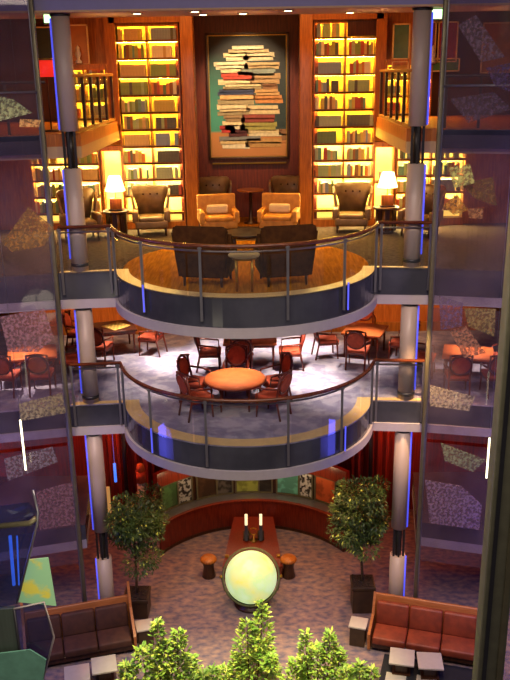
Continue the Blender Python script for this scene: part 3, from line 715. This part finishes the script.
def tree(label, px, py, pw, ph, topx, topy, ctop, cbot, rx, seed):
    x, y = on_z(px, py, 0)
    t = thing('potted_tree', label, 'tree', (x, y, 0), 0, 'potted trees')
    b = MB(); b.sheet([(-pw/2+.03, -pw/2+.03, 0), (pw/2-.03, -pw/2+.03, 0), (pw/2-.03, pw/2-.03, 0), (-pw/2+.03, pw/2-.03, 0)], (0, 0, ph-.02)); b.box((0, 0, ph-.05), (pw, pw, .1), bev=.012); b.build('planter', 'planter', t)
    b = MB(); b.box((0, 0, ph), (pw-.08, pw-.08, .05))
    for _ in range(60): b.ball((random.uniform(-.4, .4)*pw, random.uniform(-.4, .4)*pw, ph+.03), random.uniform(.02, .045), 6, sz=.6)
    b.build('soil', 'soil', t)
    zt = on_y((topx), ctop, y).z; zb = on_y(topx, cbot, y).z; cz = (zt+zb)/2; ox = on_y(topx, (ctop+cbot)/2, y).x - x
    b, blobs = crown(0, cz, rx, (zt-zb)/2, 7500, seed)
    for v in b.bm.verts: v.co.x += ox
    cx_ = (-4.0 if x < 0 else 3.97)-x
    bad = [f for f in b.bm.faces if any((v.co.x-cx_)**2+(v.co.y+y-19.62)**2 < .3**2 for v in f.verts)]
    bmesh.ops.delete(b.bm, geom=bad, context='FACES')
    b.build('crown', ['leafdark', 'leafyel'], t, fix=False)
    b = MB(); b.tube([(0, 0, ph-.02), (ox*.3, 0, ph+.4), (ox*.8, .02, zb+.1), (ox, 0, cz)], .045, 8, .025)
    for c, r_ in blobs[:9]: b.tube([(ox*.9, 0, zb+.05), (c.x*.6+ox, c.y*.6, (c.z+zb)/2+.1), (c.x+ox, c.y, c.z)], .02, 5, .006)
    b.build('trunk', 'bark', t)
tree('leafy potted tree in a low brown planter beside the left sofa', 138, 612, .72, .62, 134, 0, 494, 562, .78, 3)
tree('leafy potted tree in a tall brown planter beside the right sofa', 362, 607, .66, .85, 361, 0, 476, 548, .72, 5)
def cube_table(label, x, y, w, h, rz):
    t = thing('cube_table', label, 'table', (x, y, 0), rz, 'pale topped cube tables')
    MB().box((0, 0, h-.025), (w, w, .05), bev=.008).build('tabletop', 'white', t)
    MB().box((0, 0, (h-.05)/2), (w-.06, w-.06, h-.05), bev=.01).build('base', 'planter', t)
cube_table('pale topped cube side table between the tall planter and the right sofa', *on_z(358, 642, 0), .46, .62, R(-16))
cube_table('pale topped cube side table between the low planter and the left sofa', *on_z(145.5, 642, 0), .46, .55, R(16))
def sofa(label, loc, rz, fab, mirror, n=3):          # local: back at +y, faces -y, length along x
    t = thing('sofa', label, 'sofa', loc, rz, 'wooden shell sofas')
    L = 2.75; s = mirror
    MB().box((0, .42, .62), (L, .09, 1.12), rot=Matrix.Rotation(R(-10), 3, 'X'), bev=.03).build('back_shell', 'sofawood', t)
    MB().box((0, 0, .2), (L-.1, .84, .16), bev=.02).build('base', 'dark', t)
    for e in (-1, 1):
        b = MB(); b.sheet([(e*(L/2-.03), -.46, .08), (e*(L/2-.03), -.5, .56), (e*(L/2-.03), .2, .72 if s > 0 else 1.0), (e*(L/2-.03), .5, 1.2 if s > 0 else 1.6), (e*(L/2-.03), .42, .08)], (e*.07, 0, 0)); b.build('arm_panel', 'sofawood', t)
        MB().box((e*(L/2-.25), -.3, .06), (.08, .08, .13)).build('leg', 'dark', t); MB().box((e*(L/2-.25), .3, .06), (.08, .08, .13)).build('leg', 'dark', t)
    w_ = (L-.14)/n
    for k in range(n):
        x = -L/2+.07+(k+.5)*w_
        MB().box((x, -.1, .38), (w_-.02, .76, .22), bev=.05).build('seat_cushion', fab, t)
        MB().box((x, .27, .76), (w_-.02, .18, .62), rot=Matrix.Rotation(R(-12), 3, 'X'), bev=.06).build('back_cushion', fab, t)
    return t
ang = R(-16)
x, y = on_z(421, 652, 0); sofa('rust red three seat sofa with pale wooden shell in front of the right column', (x+.08, y+.08, 0), ang, 'redleather', 1)
x, y = on_z(132, 650, 0); sofa('dark umber sofa with pale wooden end panel in front of the left column', (x-1.32, y-.1, 0), -ang, 'brownfab', -1)
def low_table(label, px, py, rz):
    x, y = on_z(px, py, .4); t = thing('coffee_table', label, 'table', (x, y, .018 if x > 0 else 0), rz, 'pale square coffee tables')
    MB().box((0, 0, .375), (.62, .62, .05), bev=.008).build('tabletop', 'white', t)
    MB().box((0, 0, .175), (.3, .3, .35)).build('base', 'dark', t); MB().box((0, 0, .015), (.45, .45, .03)).build('foot', 'dark', t)
low_table('pale square coffee table before the rust sofa, nearer its arm panel', 402, 657, R(-12)); low_table('pale square coffee table before the rust sofa, nearer the dark lift post', 430, 661, R(-5))
low_table('pale square coffee table before the umber sofa, nearer the tree', 104, 664, R(14)); low_table('pale square coffee table before the umber sofa at the frame corner', 77, 673, R(14))
b = MB(); x, y = on_z(425, 672, 0); b.box((0, 0, .006), (2.3, 1.3, .012)); b.mi = 1
for i in range(3): b.box((-.75+i*.75, -.2+.1*(i % 2), .014), (.5, .35, .006))
tag(b.build('lounge_rug', ['navyrug', 'white'], None, (x, y-.25, 0), ang), 'dark rug with pale blocks under the tables before the rust sofa', 'rug')

# foreground shrubs
def shrub(label, spikes, seed, Y):
    rnd = random.Random(seed); b = MB(); stems = []
    base = on_y(sum(s[0] for s in spikes)/len(spikes), 680, Y)
    t = thing('leafy_shrub', label, 'shrub', (base.x, Y, 0), 0, 'bright shrubs at the bottom edge')
    for (px, py, wpx) in spikes:
        yy = Y+rnd.uniform(-.2, .2); top = on_y(px, py, yy); wid = wpx/38.
        bx = top.x-base.x; dy = yy-Y
        MBs = MB().tube([(bx*.5, dy*.5, 0), (bx*.9, dy, top.z*.6), (bx, dy, top.z-.05)], .022, 6, .006); stems.append(MBs)
        N = int(170+wid*420)
        for _ in range(N):
            u = rnd.random()**1.1; z = top.z-.02-u*1.7; rad = wid*(.22+.95*min(1, u*1.9))*.55
            a = rnd.uniform(0, 2*PI); rr = rad*math.sqrt(rnd.random())
            p = Vector((bx+rr*math.cos(a), dy+rr*math.sin(a), z+rnd.uniform(-.05, .05)))
            d = Vector((math.cos(a)+rnd.uniform(-.5, .5), math.sin(a)+rnd.uniform(-.5, .5), rnd.uniform(-.1, .9)))
            b.mi = 1 if rnd.random() < .3 else 0
            b.leaf(p, d, rnd.uniform(.1, .19), rnd.uniform(.045, .085), Vector((rnd.uniform(-.4, .4), rnd.uniform(-.4, .4), 1)))
    b.build('foliage', ['leaflight', 'leafyel'], t, fix=False)
    for s in stems: s.build('stem', 'bark', t, fix=False)
shrub('bright green shrub before the low planter, bottom edge of the view', [(157, 622, 12), (178, 630, 16), (142, 648, 26), (192, 658, 22), (165, 645, 30), (126, 664, 16)], 1, 16.0)
shrub('tall bright green shrub rising in front of the globe', [(262, 603, 14), (247, 622, 22), (258, 640, 30), (238, 655, 24), (225, 668, 22), (272, 655, 16)], 2, 16.9)
shrub('bright green shrub in the gap between the globe and the cube side table', [(306, 632, 10), (330, 634, 18), (318, 646, 26), (340, 650, 16), (295, 660, 20)], 3, 16.1)
shrub('small bright shrub before the right side table at the bottom edge', [(360, 664, 16), (372, 668, 10), (346, 668, 14)], 4, 15.4)
shrub('low green shrub sprigs between the two taller left shrubs', [(212, 668, 16), (203, 672, 12)], 5, 15.3)

# back of the lower lounge: lit doorways, posts, drapes
for px, py, w_, h_, lb in ((108, 500, .28, 1.0, 'lit cream panel nearest the left column behind the tree'), (120, 498, .3, 1.0, 'lit cream panel behind the left tree, second from the column'), (387.5, 497, .12, 1.1, 'slim lit cream panel behind the right tree'), (396, 498, .12, 1.1, 'slim lit cream panel beside the right column')):
    p = on_y(px, py, 25.4)
    t = thing('lit_door_panel', lb, 'panel', (p.x, 25.4, p.z-h_/2), 0, 'lit panels at the back wall')
    MB().box((0, 0, h_/2), (w_, .06, h_)).build('panel', 'doorlit', t)
    zz = p.z-h_/2
    for e in (-1, 1): MB().box((e*(w_/2+.02), -.01, (h_-zz)/2), (.05, .1, h_+zz)).build('jamb', 'dark', t)
for px, lb in ((126, 'dark steel post in the red lobby behind the left tree'), (370, 'dark steel post in the red lobby behind the right tree')):
    p = on_y(px, 480, 24.6); tag(MB().lathe([(.07, 0), (.07, 5.7)], 14, (p.x, 24.6, 0)).build('lobby_post', 'darksteel'), lb, 'post')
p0 = on_y(115, 472, 24.2); tag(MB().tube([(p0.x, 24.2, p0.z-.35), (p0.x, 24.2, p0.z+.3)], .045, 8).tube([(p0.x, 24.2, p0.z+.3), (p0.x, 24.2, 5.74)], .003, 4).build('hanging_blue_tube', 'blueglow'), 'small blue glowing tube in the red lobby near the left column', 'light')
t = thing('red_pillar_lamp', 'white and red pillar lamp with orange top behind the left tree', 'lamp', (on_y(141, 480, 24.0).x, 24.0, 0))
b = MB(); b.lathe([(.14, 0), (.14, 2.0)], 16); b.build('pillar', 'white', t)
MB().lathe([(.16, 2.0), (.16, 2.4)], 16).build('red_band', 'redfab', t); MB().lathe([(.15, 2.4), (.1, 2.62), (0, 2.66)], 16).build('top', 'tabletop', t)
for s in (-1, 1):
    b = MB(); pth = [(s*(3.3+.09*i), 24.9+.12*math.sin(i*1.9)) for i in range(18)]; b.ribbon(pth if s > 0 else pth[::-1], 0.0, 5.6, .05)
    tag(b.build('red_drape', 'reddrape'), f'dark red pleated drape at the back of the lower lounge, {"left" if s < 0 else "right"} side', 'curtain', 'red lobby drapes')
    struct(MB().box((s*7.9, 22, 2.9), (.2, 8, 5.7)).build('wall_lower_'+('left' if s < 0 else 'right'), 'reddrape'))

# ------------------------------------------------------------------ gallery storey pictures, signs, lamps
PAN = [(79, 45, .42, .95, 'a05a20', 'orange brown framed panel on the gallery wall by the left column', 24.85), (47, 44, .5, .8, '3c4638', 'dark green panel on the gallery wall behind the left column', 24.85), (401, 43, .36, .9, '3d6a58', 'teal green framed panel on the gallery wall by the right column', 24.85), (400, 66, .36, .35, 'b88a2c', 'yellow panel below the teal panel on the right gallery', 24.85),
       (433, 42, .22, .95, '70303c', 'narrow maroon panel right of the right column', 24.85), (446, 42, .5, .95, '8a2848', 'magenta framed panel on the right gallery wall', 24.85), (441, 65, .85, .3, '4c7a34', 'green panel below the magenta panel', 24.85), (497, 48, .7, 1.2, 'a8702a', 'amber panel at the far right of the gallery', 24.85)]
for px, py, w_, h_, c, lb, yy in PAN:
    p = on_y(px, py, yy); h_ *= 1.1; w_ *= 1.15
    t = thing('coloured_wall_panel', lb, 'panel', (p.x, yy, p.z), 0, 'coloured panels of the gallery')
    MB().box((0, .0, 0), (w_, .05, h_)).build('panel', mat('panel colour '+c, c, .4, var=.2), t)
    b = MB(); f = .035
    for cc_, d in (((0, -.02, h_/2), (w_+f*2, .06, f)), ((0, -.02, -h_/2), (w_+f*2, .06, f)), ((-w_/2-f/2, -.02, 0), (f, .06, h_+f)), ((w_/2+f/2, -.02, 0), (f, .06, h_+f))): b.box(cc_, d)
    b.build('frame', 'border', t)
for px, lb in ((78, 'small white figurine on the sill of the orange gallery panel'), (433, 'small white figurine beside the right column on the gallery')):
    p = on_y(px, 56, 24.7); tag(MB().lathe([(.09, -.2), (.1, -.15), (.04, -.08), (.09, .05), (.05, .16), (.06, .22), (0, .3)], 14, (p.x, 24.72, p.z)).build('wall_figurine', 'white'), lb, 'figurine')
for px, py, lb in ((49, 18, 'glowing green exit sign by the left column top'), (437, 14, 'glowing pale green exit sign by the right column top')):
    p = on_y(px, py, 19.9); t = thing('exit_sign', lb, 'sign', (p.x, 19.9, p.z), 0, 'exit signs')
    MB().box((0, .03, 0), (.26, .06, .24)).build('sign_case', 'darksteel', t); MB().box((0, -.01, 0), (.22, .02, .2)).build('sign_face', 'exitg', t); MB().box((0, .03, .17), (.03, .03, .14)).build('sign_bracket', 'darksteel', t)
p = on_y(46, 68, 20.6); t = thing('floor_lamp', 'red shaded lamp on the gallery left of the left column', 'lamp', (p.x, 20.6, 13.2))
zl = p.z-13.2
MB().lathe([(.2, 0), (.2, .03), (.03, .05)], 18).build('base', 'dark', t); MB().tube([(0, 0, .04), (0, 0, zl-.1)], .018, 8).build('pole', 'dark', t)
MB().lathe([(.2, zl-.2), (.2, zl+.17)], 24).build('lamp_shade', 'redshade', t); MB().lathe([(.205, zl+.17), (.205, zl+.22)], 24).build('shade_band', 'brass', t)

# recessed downlights in the soffit
for px, py, lb in ((137, 13, 'over the left bookcase'), (195, 11, 'left of the painting'), (203, 14, 'in the back row left of the painting'), (288, 10, 'right of the painting'), (350, 12, 'over the right bookcase'), (243, 13, 'above the painting centre')):
    x, y = on_z(px, py, ZT); y = max(19.5, min(21.05, y))
    t = thing('recessed_downlight', 'small recessed downlight in the warm soffit '+lb, 'light', (x, y, ZT), 0, 'soffit downlights')
    MB().lathe([(.1, -.02), (.13, -.015), (.13, 0)], 18).build('bezel', 'steel', t); MB().lathe([(.085, -.024), (.085, -.012)], 16).build('lens', 'lens', t)

# ------------------------------------------------------------------ glass lift shafts
for s, wd in ((-1, 'left'), (1, 'right')):
    t = thing('glass_shaft_wall', f'tall smoky glass lift shaft wall with slim bronze post, {wd} side of the atrium', 'glass wall', (s*4.5, 19.05, 0), 0, 'glass lift shaft walls')
    px, py = (56, 250) if s < 0 else (433, 250)
    pp = on_y(px, py, 19.05); dx = pp.x - s*4.5
    dx -= .06 if s < 0 else 0
    MB().box((dx, 0, 8.6), (.095, .1, 17.2), bev=.02).build('post', 'bronze', t)
    MB().box((dx+s*.075, .05, 8.6), (.03, .05, 17.2)).build('post_trim', 'steel', t)
    for z0, z1 in ((2.2, 5.6), (5.7, 9.1), (9.2, 13.1), (13.2, 17.2)):
        b = MB(); b.sheet([(dx+s*.08, 0, z0), (dx+s*3.6, -.9, z0), (dx+s*3.6, -.9, z1), (dx+s*.08, 0, z1)], (0, .02, 0)); b.build('glass_pane', 'shaft', t)
    b = MB(); b.tube([(dx, -.02, 14.15), (dx+s*3.5, -.88, 14.15)], .03, 6); b.build('cross_rail', 'steel', t)
SH = [  # outline in the view, plane distance, lean, colour, veil, label
    ([(0, 96), (14, 100), (32, 113), (0, 121)], 17.4, .1, 'b8c8a0', .5, 'pale dotted glass sheet at the upper left edge'),
    ([(20, 119), (41, 120), (39, 127), (19, 127)], 17.5, .05, 'e0b880', .7, 'small amber glass sheet below the gallery rail on the left'),
    ([(2, 243), (28, 207), (54, 228), (44, 246), (12, 252)], 17.3, .15, '9a7a50', .45, 'tan glass sheet left of the low bookcase'),
    ([(0, 317), (44, 309), (54, 338), (38, 352), (8, 352)], 17.5, -.1, 'b08ca0', .5, 'large pink speckled sheet over the far left table'),
    ([(19, 404), (62, 393), (66, 413), (21, 421)], 17.2, .1, 'b0a890', .55, 'grey etched sheet at the middle balcony edge, left'),
    ([(4, 459), (52, 447), (58, 462), (8, 481)], 17.0, -.15, '9890a0', .4, 'clear etched sheet just under the middle balcony, left'),
    ([(36, 492), (72, 482), (76, 524), (40, 530)], 17.2, .1, '98788c', .45, 'pink etched sheet beside the lower left column'),
    ([(458, 25), (476, 15), (505, 57), (481, 62)], 17.4, .1, '8a7890', .5, 'brown grey sheet at the upper right, below the ceiling'),
    ([(486, 68), (510, 63), (510, 92), (495, 86)], 17.6, -.1, '6a5c88', .5, 'violet sheet at the upper right edge'),
    ([(450, 99), (494, 92), (512, 109), (468, 123)], 17.3, .1, '786880', .45, 'dusky sheet across the right gallery rail'),
    ([(449, 168), (470, 164), (475, 183), (454, 188)], 17.6, 0, 'c0c880', .5, 'yellow green dotted sheet in front of the right low bookcase'),
    ([(461, 184), (493, 177), (497, 206), (474, 198)], 17.2, .12, '7a6444', .5, 'dark gold sheet right of the yellow green one'),
    ([(443, 206), (457, 194), (468, 210), (454, 215)], 17.5, -.1, 'b88c48', .6, 'golden diamond sheet beside the right shaft post'),
    ([(468, 209), (483, 208), (483, 219), (469, 218)], 17.1, 0, 'a88058', .6, 'small tan sheet below the dark gold sheet'),
    ([(439, 296), (463, 303), (462, 326), (441, 330)], 17.6, 0, '8878a0', .4, 'violet speckled sheet by the right post above the far table'),
    ([(464, 308), (496, 309), (494, 337), (468, 326)], 17.2, .1, 'b0a070', .5, 'yellow speckled sheet above the far right table'),
    ([(450, 331), (466, 326), (486, 353), (464, 358)], 16.9, -.1, 'c89880', .55, 'pink tilted sheet hanging over the far right table'),
    ([(430, 385), (475, 397), (469, 411), (430, 406)], 17.3, .1, 'b0a898', .55, 'grey etched sheet at the middle balcony edge, right'),
    ([(441, 443), (486, 460), (473, 472), (445, 461)], 17.1, -.1, '94a080', .5, 'green grey sheet just under the middle balcony, right'),
    ([(425, 480), (461, 486), (482, 505), (479, 530), (430, 523)], 17.3, .1, 'a08c9c', .42, 'large pale etched sheet beside the lower right column')]
for i, (pts, Y0, k, c, v, lb) in enumerate(SH):
    P3 = [on_y(px, py, 16.1+.11*i, k*.2) for px, py in pts]
    cen = sum(P3, Vector())/len(P3)
    t = thing('hanging_glass_sheet', lb, 'glass sheet', cen, 0, 'hanging etched glass sheets')
    MB().sheet([q-cen for q in P3], (0, .02, 0)).build('sheet', etched(c, v), t)
    for q in sorted(P3, key=lambda q: -q.z)[:2]:
        MB().tube([(q-cen)+Vector((0, .01, -.02)), Vector((q.x-cen.x, q.y-cen.y+.01, 17.25-cen.z))], .0008, 3).build('wire', 'blackm', t)
for (xa, ya), (xb, yb), lb in (((20, 420), (26, 470), 'bright slim light tube reflection at the lower left'), ((489, 438), (487, 478), 'bright slim light tube reflection at the lower right beside the dark lift post')):
    a = on_y(xa, ya, 16.6); b_ = on_y(xb, yb, 16.6); m_ = (a+b_)/2; m_.x = (a.x+b_.x)/2  # reflections of light tubes in the glass, built as hanging glowing rods
    t = thing('tube_reflection', lb, 'light', m_, 0, 'light tube reflections')
    h = (a.z-b_.z)/2
    MB().tube([(0, 0, -h), (0, 0, h)], .022, 8).build('tube', 'tuberefl', t); MB().tube([(0, 0, h), (0, 0, 17.25-m_.z)], .004, 4).build('wire', 'steel', t)  # rod stands in for the reflection; its wire is added

# near lift door post on the right
t = thing('lift_frame_post', 'thick dark near lift frame post along the lower right edge', 'post')
a = on_y(509, 380, 9.); b_ = on_y(492, 680, 9.)
t.location = (on_y(496, 560, 9.).x+.02, 9., 0)
MB().box((0, 0, 8.6), (.34, .25, 17.2), bev=.02).build('post', mat('dark grey green metal', '6a6a54', .45, .2, var=.2), t)
MB().box((-.09, -.13, 8.6), (.05, .03, 17.2)).build('groove', 'darksteel', t); MB().box((.1, -.13, 8.6), (.06, .03, 17.2)).build('edge_trim', 'bronze', t)

# glass lift car at the lower left
LY = 12.5
def lp(px, py, Y=LY): return on_y(px, py, Y)
t = thing('glass_lift_car', 'glass lift car with bright chrome edges at the lower left corner', 'lift car', (lp(20, 606).x, LY, lp(20, 606).z))
o = Vector(t.location)
pg = [lp(-12, 508), lp(28, 503), lp(39, 515, LY+.25), lp(37, 530, LY+.2), lp(17, 604), lp(-12, 610)]
MB().sheet([q-o for q in pg], (0, .03, 0)).build('upper_glass', 'carglass', t)
MB().tube([lp(33, 490)-o, lp(38, 512)-o, lp(37, 524)-o, lp(17, 603)-o], .022, 8).build('chrome_edge', 'steel', t)
MB().tube([lp(-10, 527)-o, lp(30, 523)-o, lp(36, 518)-o], .05, 8).build('roof_rim', 'bronze', t)
pg = [lp(14, 609), lp(44, 602), lp(54, 637), lp(42, 684), lp(24, 684)]
MB().sheet([q-o for q in pg], (0, .03, 0)).build('lower_glass', 'carglass', t)
MB().tube([lp(14, 609)-o, lp(44, 602)-o, lp(54, 637)-o, lp(42, 684)-o], .02, 8).build('bright_trim', 'white', t)  # white colour stands in for the chrome's bright reflections
MB().tube([lp(14, 609)-o, lp(25, 690)-o, Vector((lp(25, 690).x, LY, 0))-o], .025, 8).build('corner_post', 'darksteel', t)
pg = [lp(-12, 610), lp(13, 609), lp(24, 690), lp(-12, 690)]
MB().sheet([q-o for q in pg], (0, .1, 0)).build('side_panel', mat('grey green lift cladding', '4c5a50', .4, var=.2, scale=3, stretch=(6, 1, .3)), t)
pg = [lp(28, 560, LY+.3), lp(48, 558, LY+.3), lp(56, 606, LY+.3), lp(16, 602, LY+.3)]  # globe's reflection in the lift glass, built as a glowing printed panel
mp = mat('painted globe reflection', 'c8bc48', .5, c2='8cb884', scale=2.6, detail=5, lo=.5, hi=.6)
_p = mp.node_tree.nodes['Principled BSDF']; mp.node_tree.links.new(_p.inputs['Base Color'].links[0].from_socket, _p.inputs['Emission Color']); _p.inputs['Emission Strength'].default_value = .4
for i_, (xa, xb) in enumerate(((10, 14), (17, 19))): MB().tube([lp(xa, 536, LY+.2)-o, lp(xb, 585, LY+.2)-o], .03 if i_ == 0 else .015, 8).build('blue_glow_strip', 'blueglow', t)
light('POINT', 'lift_car_fill', lp(40, 570, LY-1.3), 40, 'fff0d0', .6)  # unseen lamp added to brighten the car's trim and globe reflection
MB().sheet([q-o for q in pg], (0, .03, 0)).build('globe_reflection', mp, t)['label'] = 'green and yellow globe reflection built as a glowing panel'
pg = [lp(-12, 655, LY-.1), lp(30, 650, LY-.1), lp(46, 660, LY-.1), lp(42, 690, LY-.1), lp(-12, 690, LY-.1)]
MB().sheet([q-o for q in pg], (0, .03, 0)).build('teal_sill', mat('teal lift sill', '6ca890', .4, var=.2), t)

# ------------------------------------------------------------------ lights
W = bpy.data.worlds.new('world'); scene.world = W; W.use_nodes = True
W.node_tree.nodes['Background'].inputs['Color'].default_value = (.44, .37, .38, 1); W.node_tree.nodes['Background'].inputs['Strength'].default_value = .22
# library
light('SPOT', 'painting_spot', (0, 23.6, 16.5), 1500, 'ffe0b0', .08, 50, .6, (0, 27, 13.8))
for x in (-1.1, 1.2): light('SPOT', 'alcove_spot', (x, 22.6, 15.6), 520, 'ffb868', .1, 40, .8, (x, 24.2, ZU))
for x, y, p in ((-2.4, 21.6, 260), (2.4, 21.6, 260), (-1.7, 18.9, 120), (1.7, 18.9, 160)): light('SPOT', 'library_spot', (x, y+.2, 15.6), p, 'ffa850', .15, 38, .8, (x, y, ZU))
light('AREA', 'library_ceiling_wash', (0, 23.2, 16.5), 190, 'ffa858', 7, to=(0, 23.2, 0), size_y=2.5)
for x in (-2.5, 2.55): light('SPOT', 'chair_spot', (x*.9, 20.8, 15.6), 520, 'ffc878', .1, 26, .8, (x, 24.2, 10.9))
# card room
for x, y, p in ((-2.0, 22.6, 1250), (1.5, 21.2, 1150), (-.6, 23.9, 850), (1.5, 23.8, 1250), (-2.6, 20.8, 320), (2.3, 19.9, 416), (-.3, 19.4, 480), (3.2, 22.4, 416), (-3.6, 23.0, 480), (-6.1, 21.0, 576), (6.1, 21.2, 576)):
    light('SPOT', 'card_room_spot', (x, y, MC-.06), p, 'ffeedd', .06, 66, .9, (x, y, ZM))
for x in (-5.5, -2.8, 2.8, 5.5): light('SPOT', 'wall_wash', (x, 23.6, MC-.06), 220, 'ffc890', .06, 90, .9, (x, 25.2, ZM+.6))
# lower lounge
for x, y, p in ((-1.2, 19.6, 440), (1.6, 19.8, 520), (0, 22.4, 440), (4.2, 18.6, 1100), (-4.4, 18.6, 110)):
    light('SPOT', 'lounge_spot', (x, y, 5.65 if y > 19.4 else 9.0), p, 'ffc890', .15, 80, .8, (x, y, 0))
for x in (-2.0, .2, 1.9): light('SPOT', 'shrub_spot', (x, 14.6, 9.), 3400, 'fff0b8', .15, 30, .8, (x, 16.5, 1.6))
for x in (-6, -3, 0, 3, 6): light('SPOT', 'soffit_fill', (x, 20.25, 14.5), 40, 'ffc890', .1, 74, 1., (x, 20.2501, 16))  # unseen upward fill lamps added to brighten the soffit
for s in (-1, 1):
    light('POINT', 'lobby_glow', (s*4.6, 23.7, 4.2), 190, 'ff7a3c', .3)
    light('POINT', 'side_lounge_glow', (s*6.3, 22.8, 11.6), 30, 'ff9040', .3)
    light('POINT', 'gallery_glow', (s*5.0, 23.2, 15.2), 24, 'ffa050', .3)
    light('POINT', 'blue_fill', (s*6.9, 16.6, 11.5), 190, '6a62f4', .7)  # unseen floating fill lamps added to tint the shaft glass blue
    light('POINT', 'blue_fill', (s*6.9, 16.6, 4.0), 190, '5a5cfa', .7)
for s in (-1, 1):
    light('SPOT', 'sheet_fill', (s*3.2, 10.5, 16.8), 2600, 'ffd8c8', .2, 42, .6, (s*5.4, 17.2, 9.5))  # both pairs: unseen fill lamps added to bring out the glass sheets
    light('SPOT', 'sheet_fill', (s*5.4, 11.5, 9.5), 800, 'e8d0e8', .2, 50, .6, (s*5.4, 17.2, 5.0))
light('AREA', 'atrium_fill', (0, 9.0, 17.1), 2300, 'f0d8c4', 12, to=(0, 10.0, 0), size_y=6)  # unseen overhead fill light added to brighten the whole atrium

scene.view_settings.view_transform = 'Standard'; scene.view_settings.look = 'None'; scene.view_settings.gamma = 1; scene.view_settings.exposure = 0
scene.cycles.use_denoising = True
scene.cycles.max_bounces = 6; scene.cycles.transparent_max_bounces = 16; scene.cycles.diffuse_bounces = 3; scene.cycles.glossy_bounces = 3
scene.cycles.sample_clamp_indirect = 4.; scene.cycles.caustics_reflective = False; scene.cycles.caustics_refractive = False
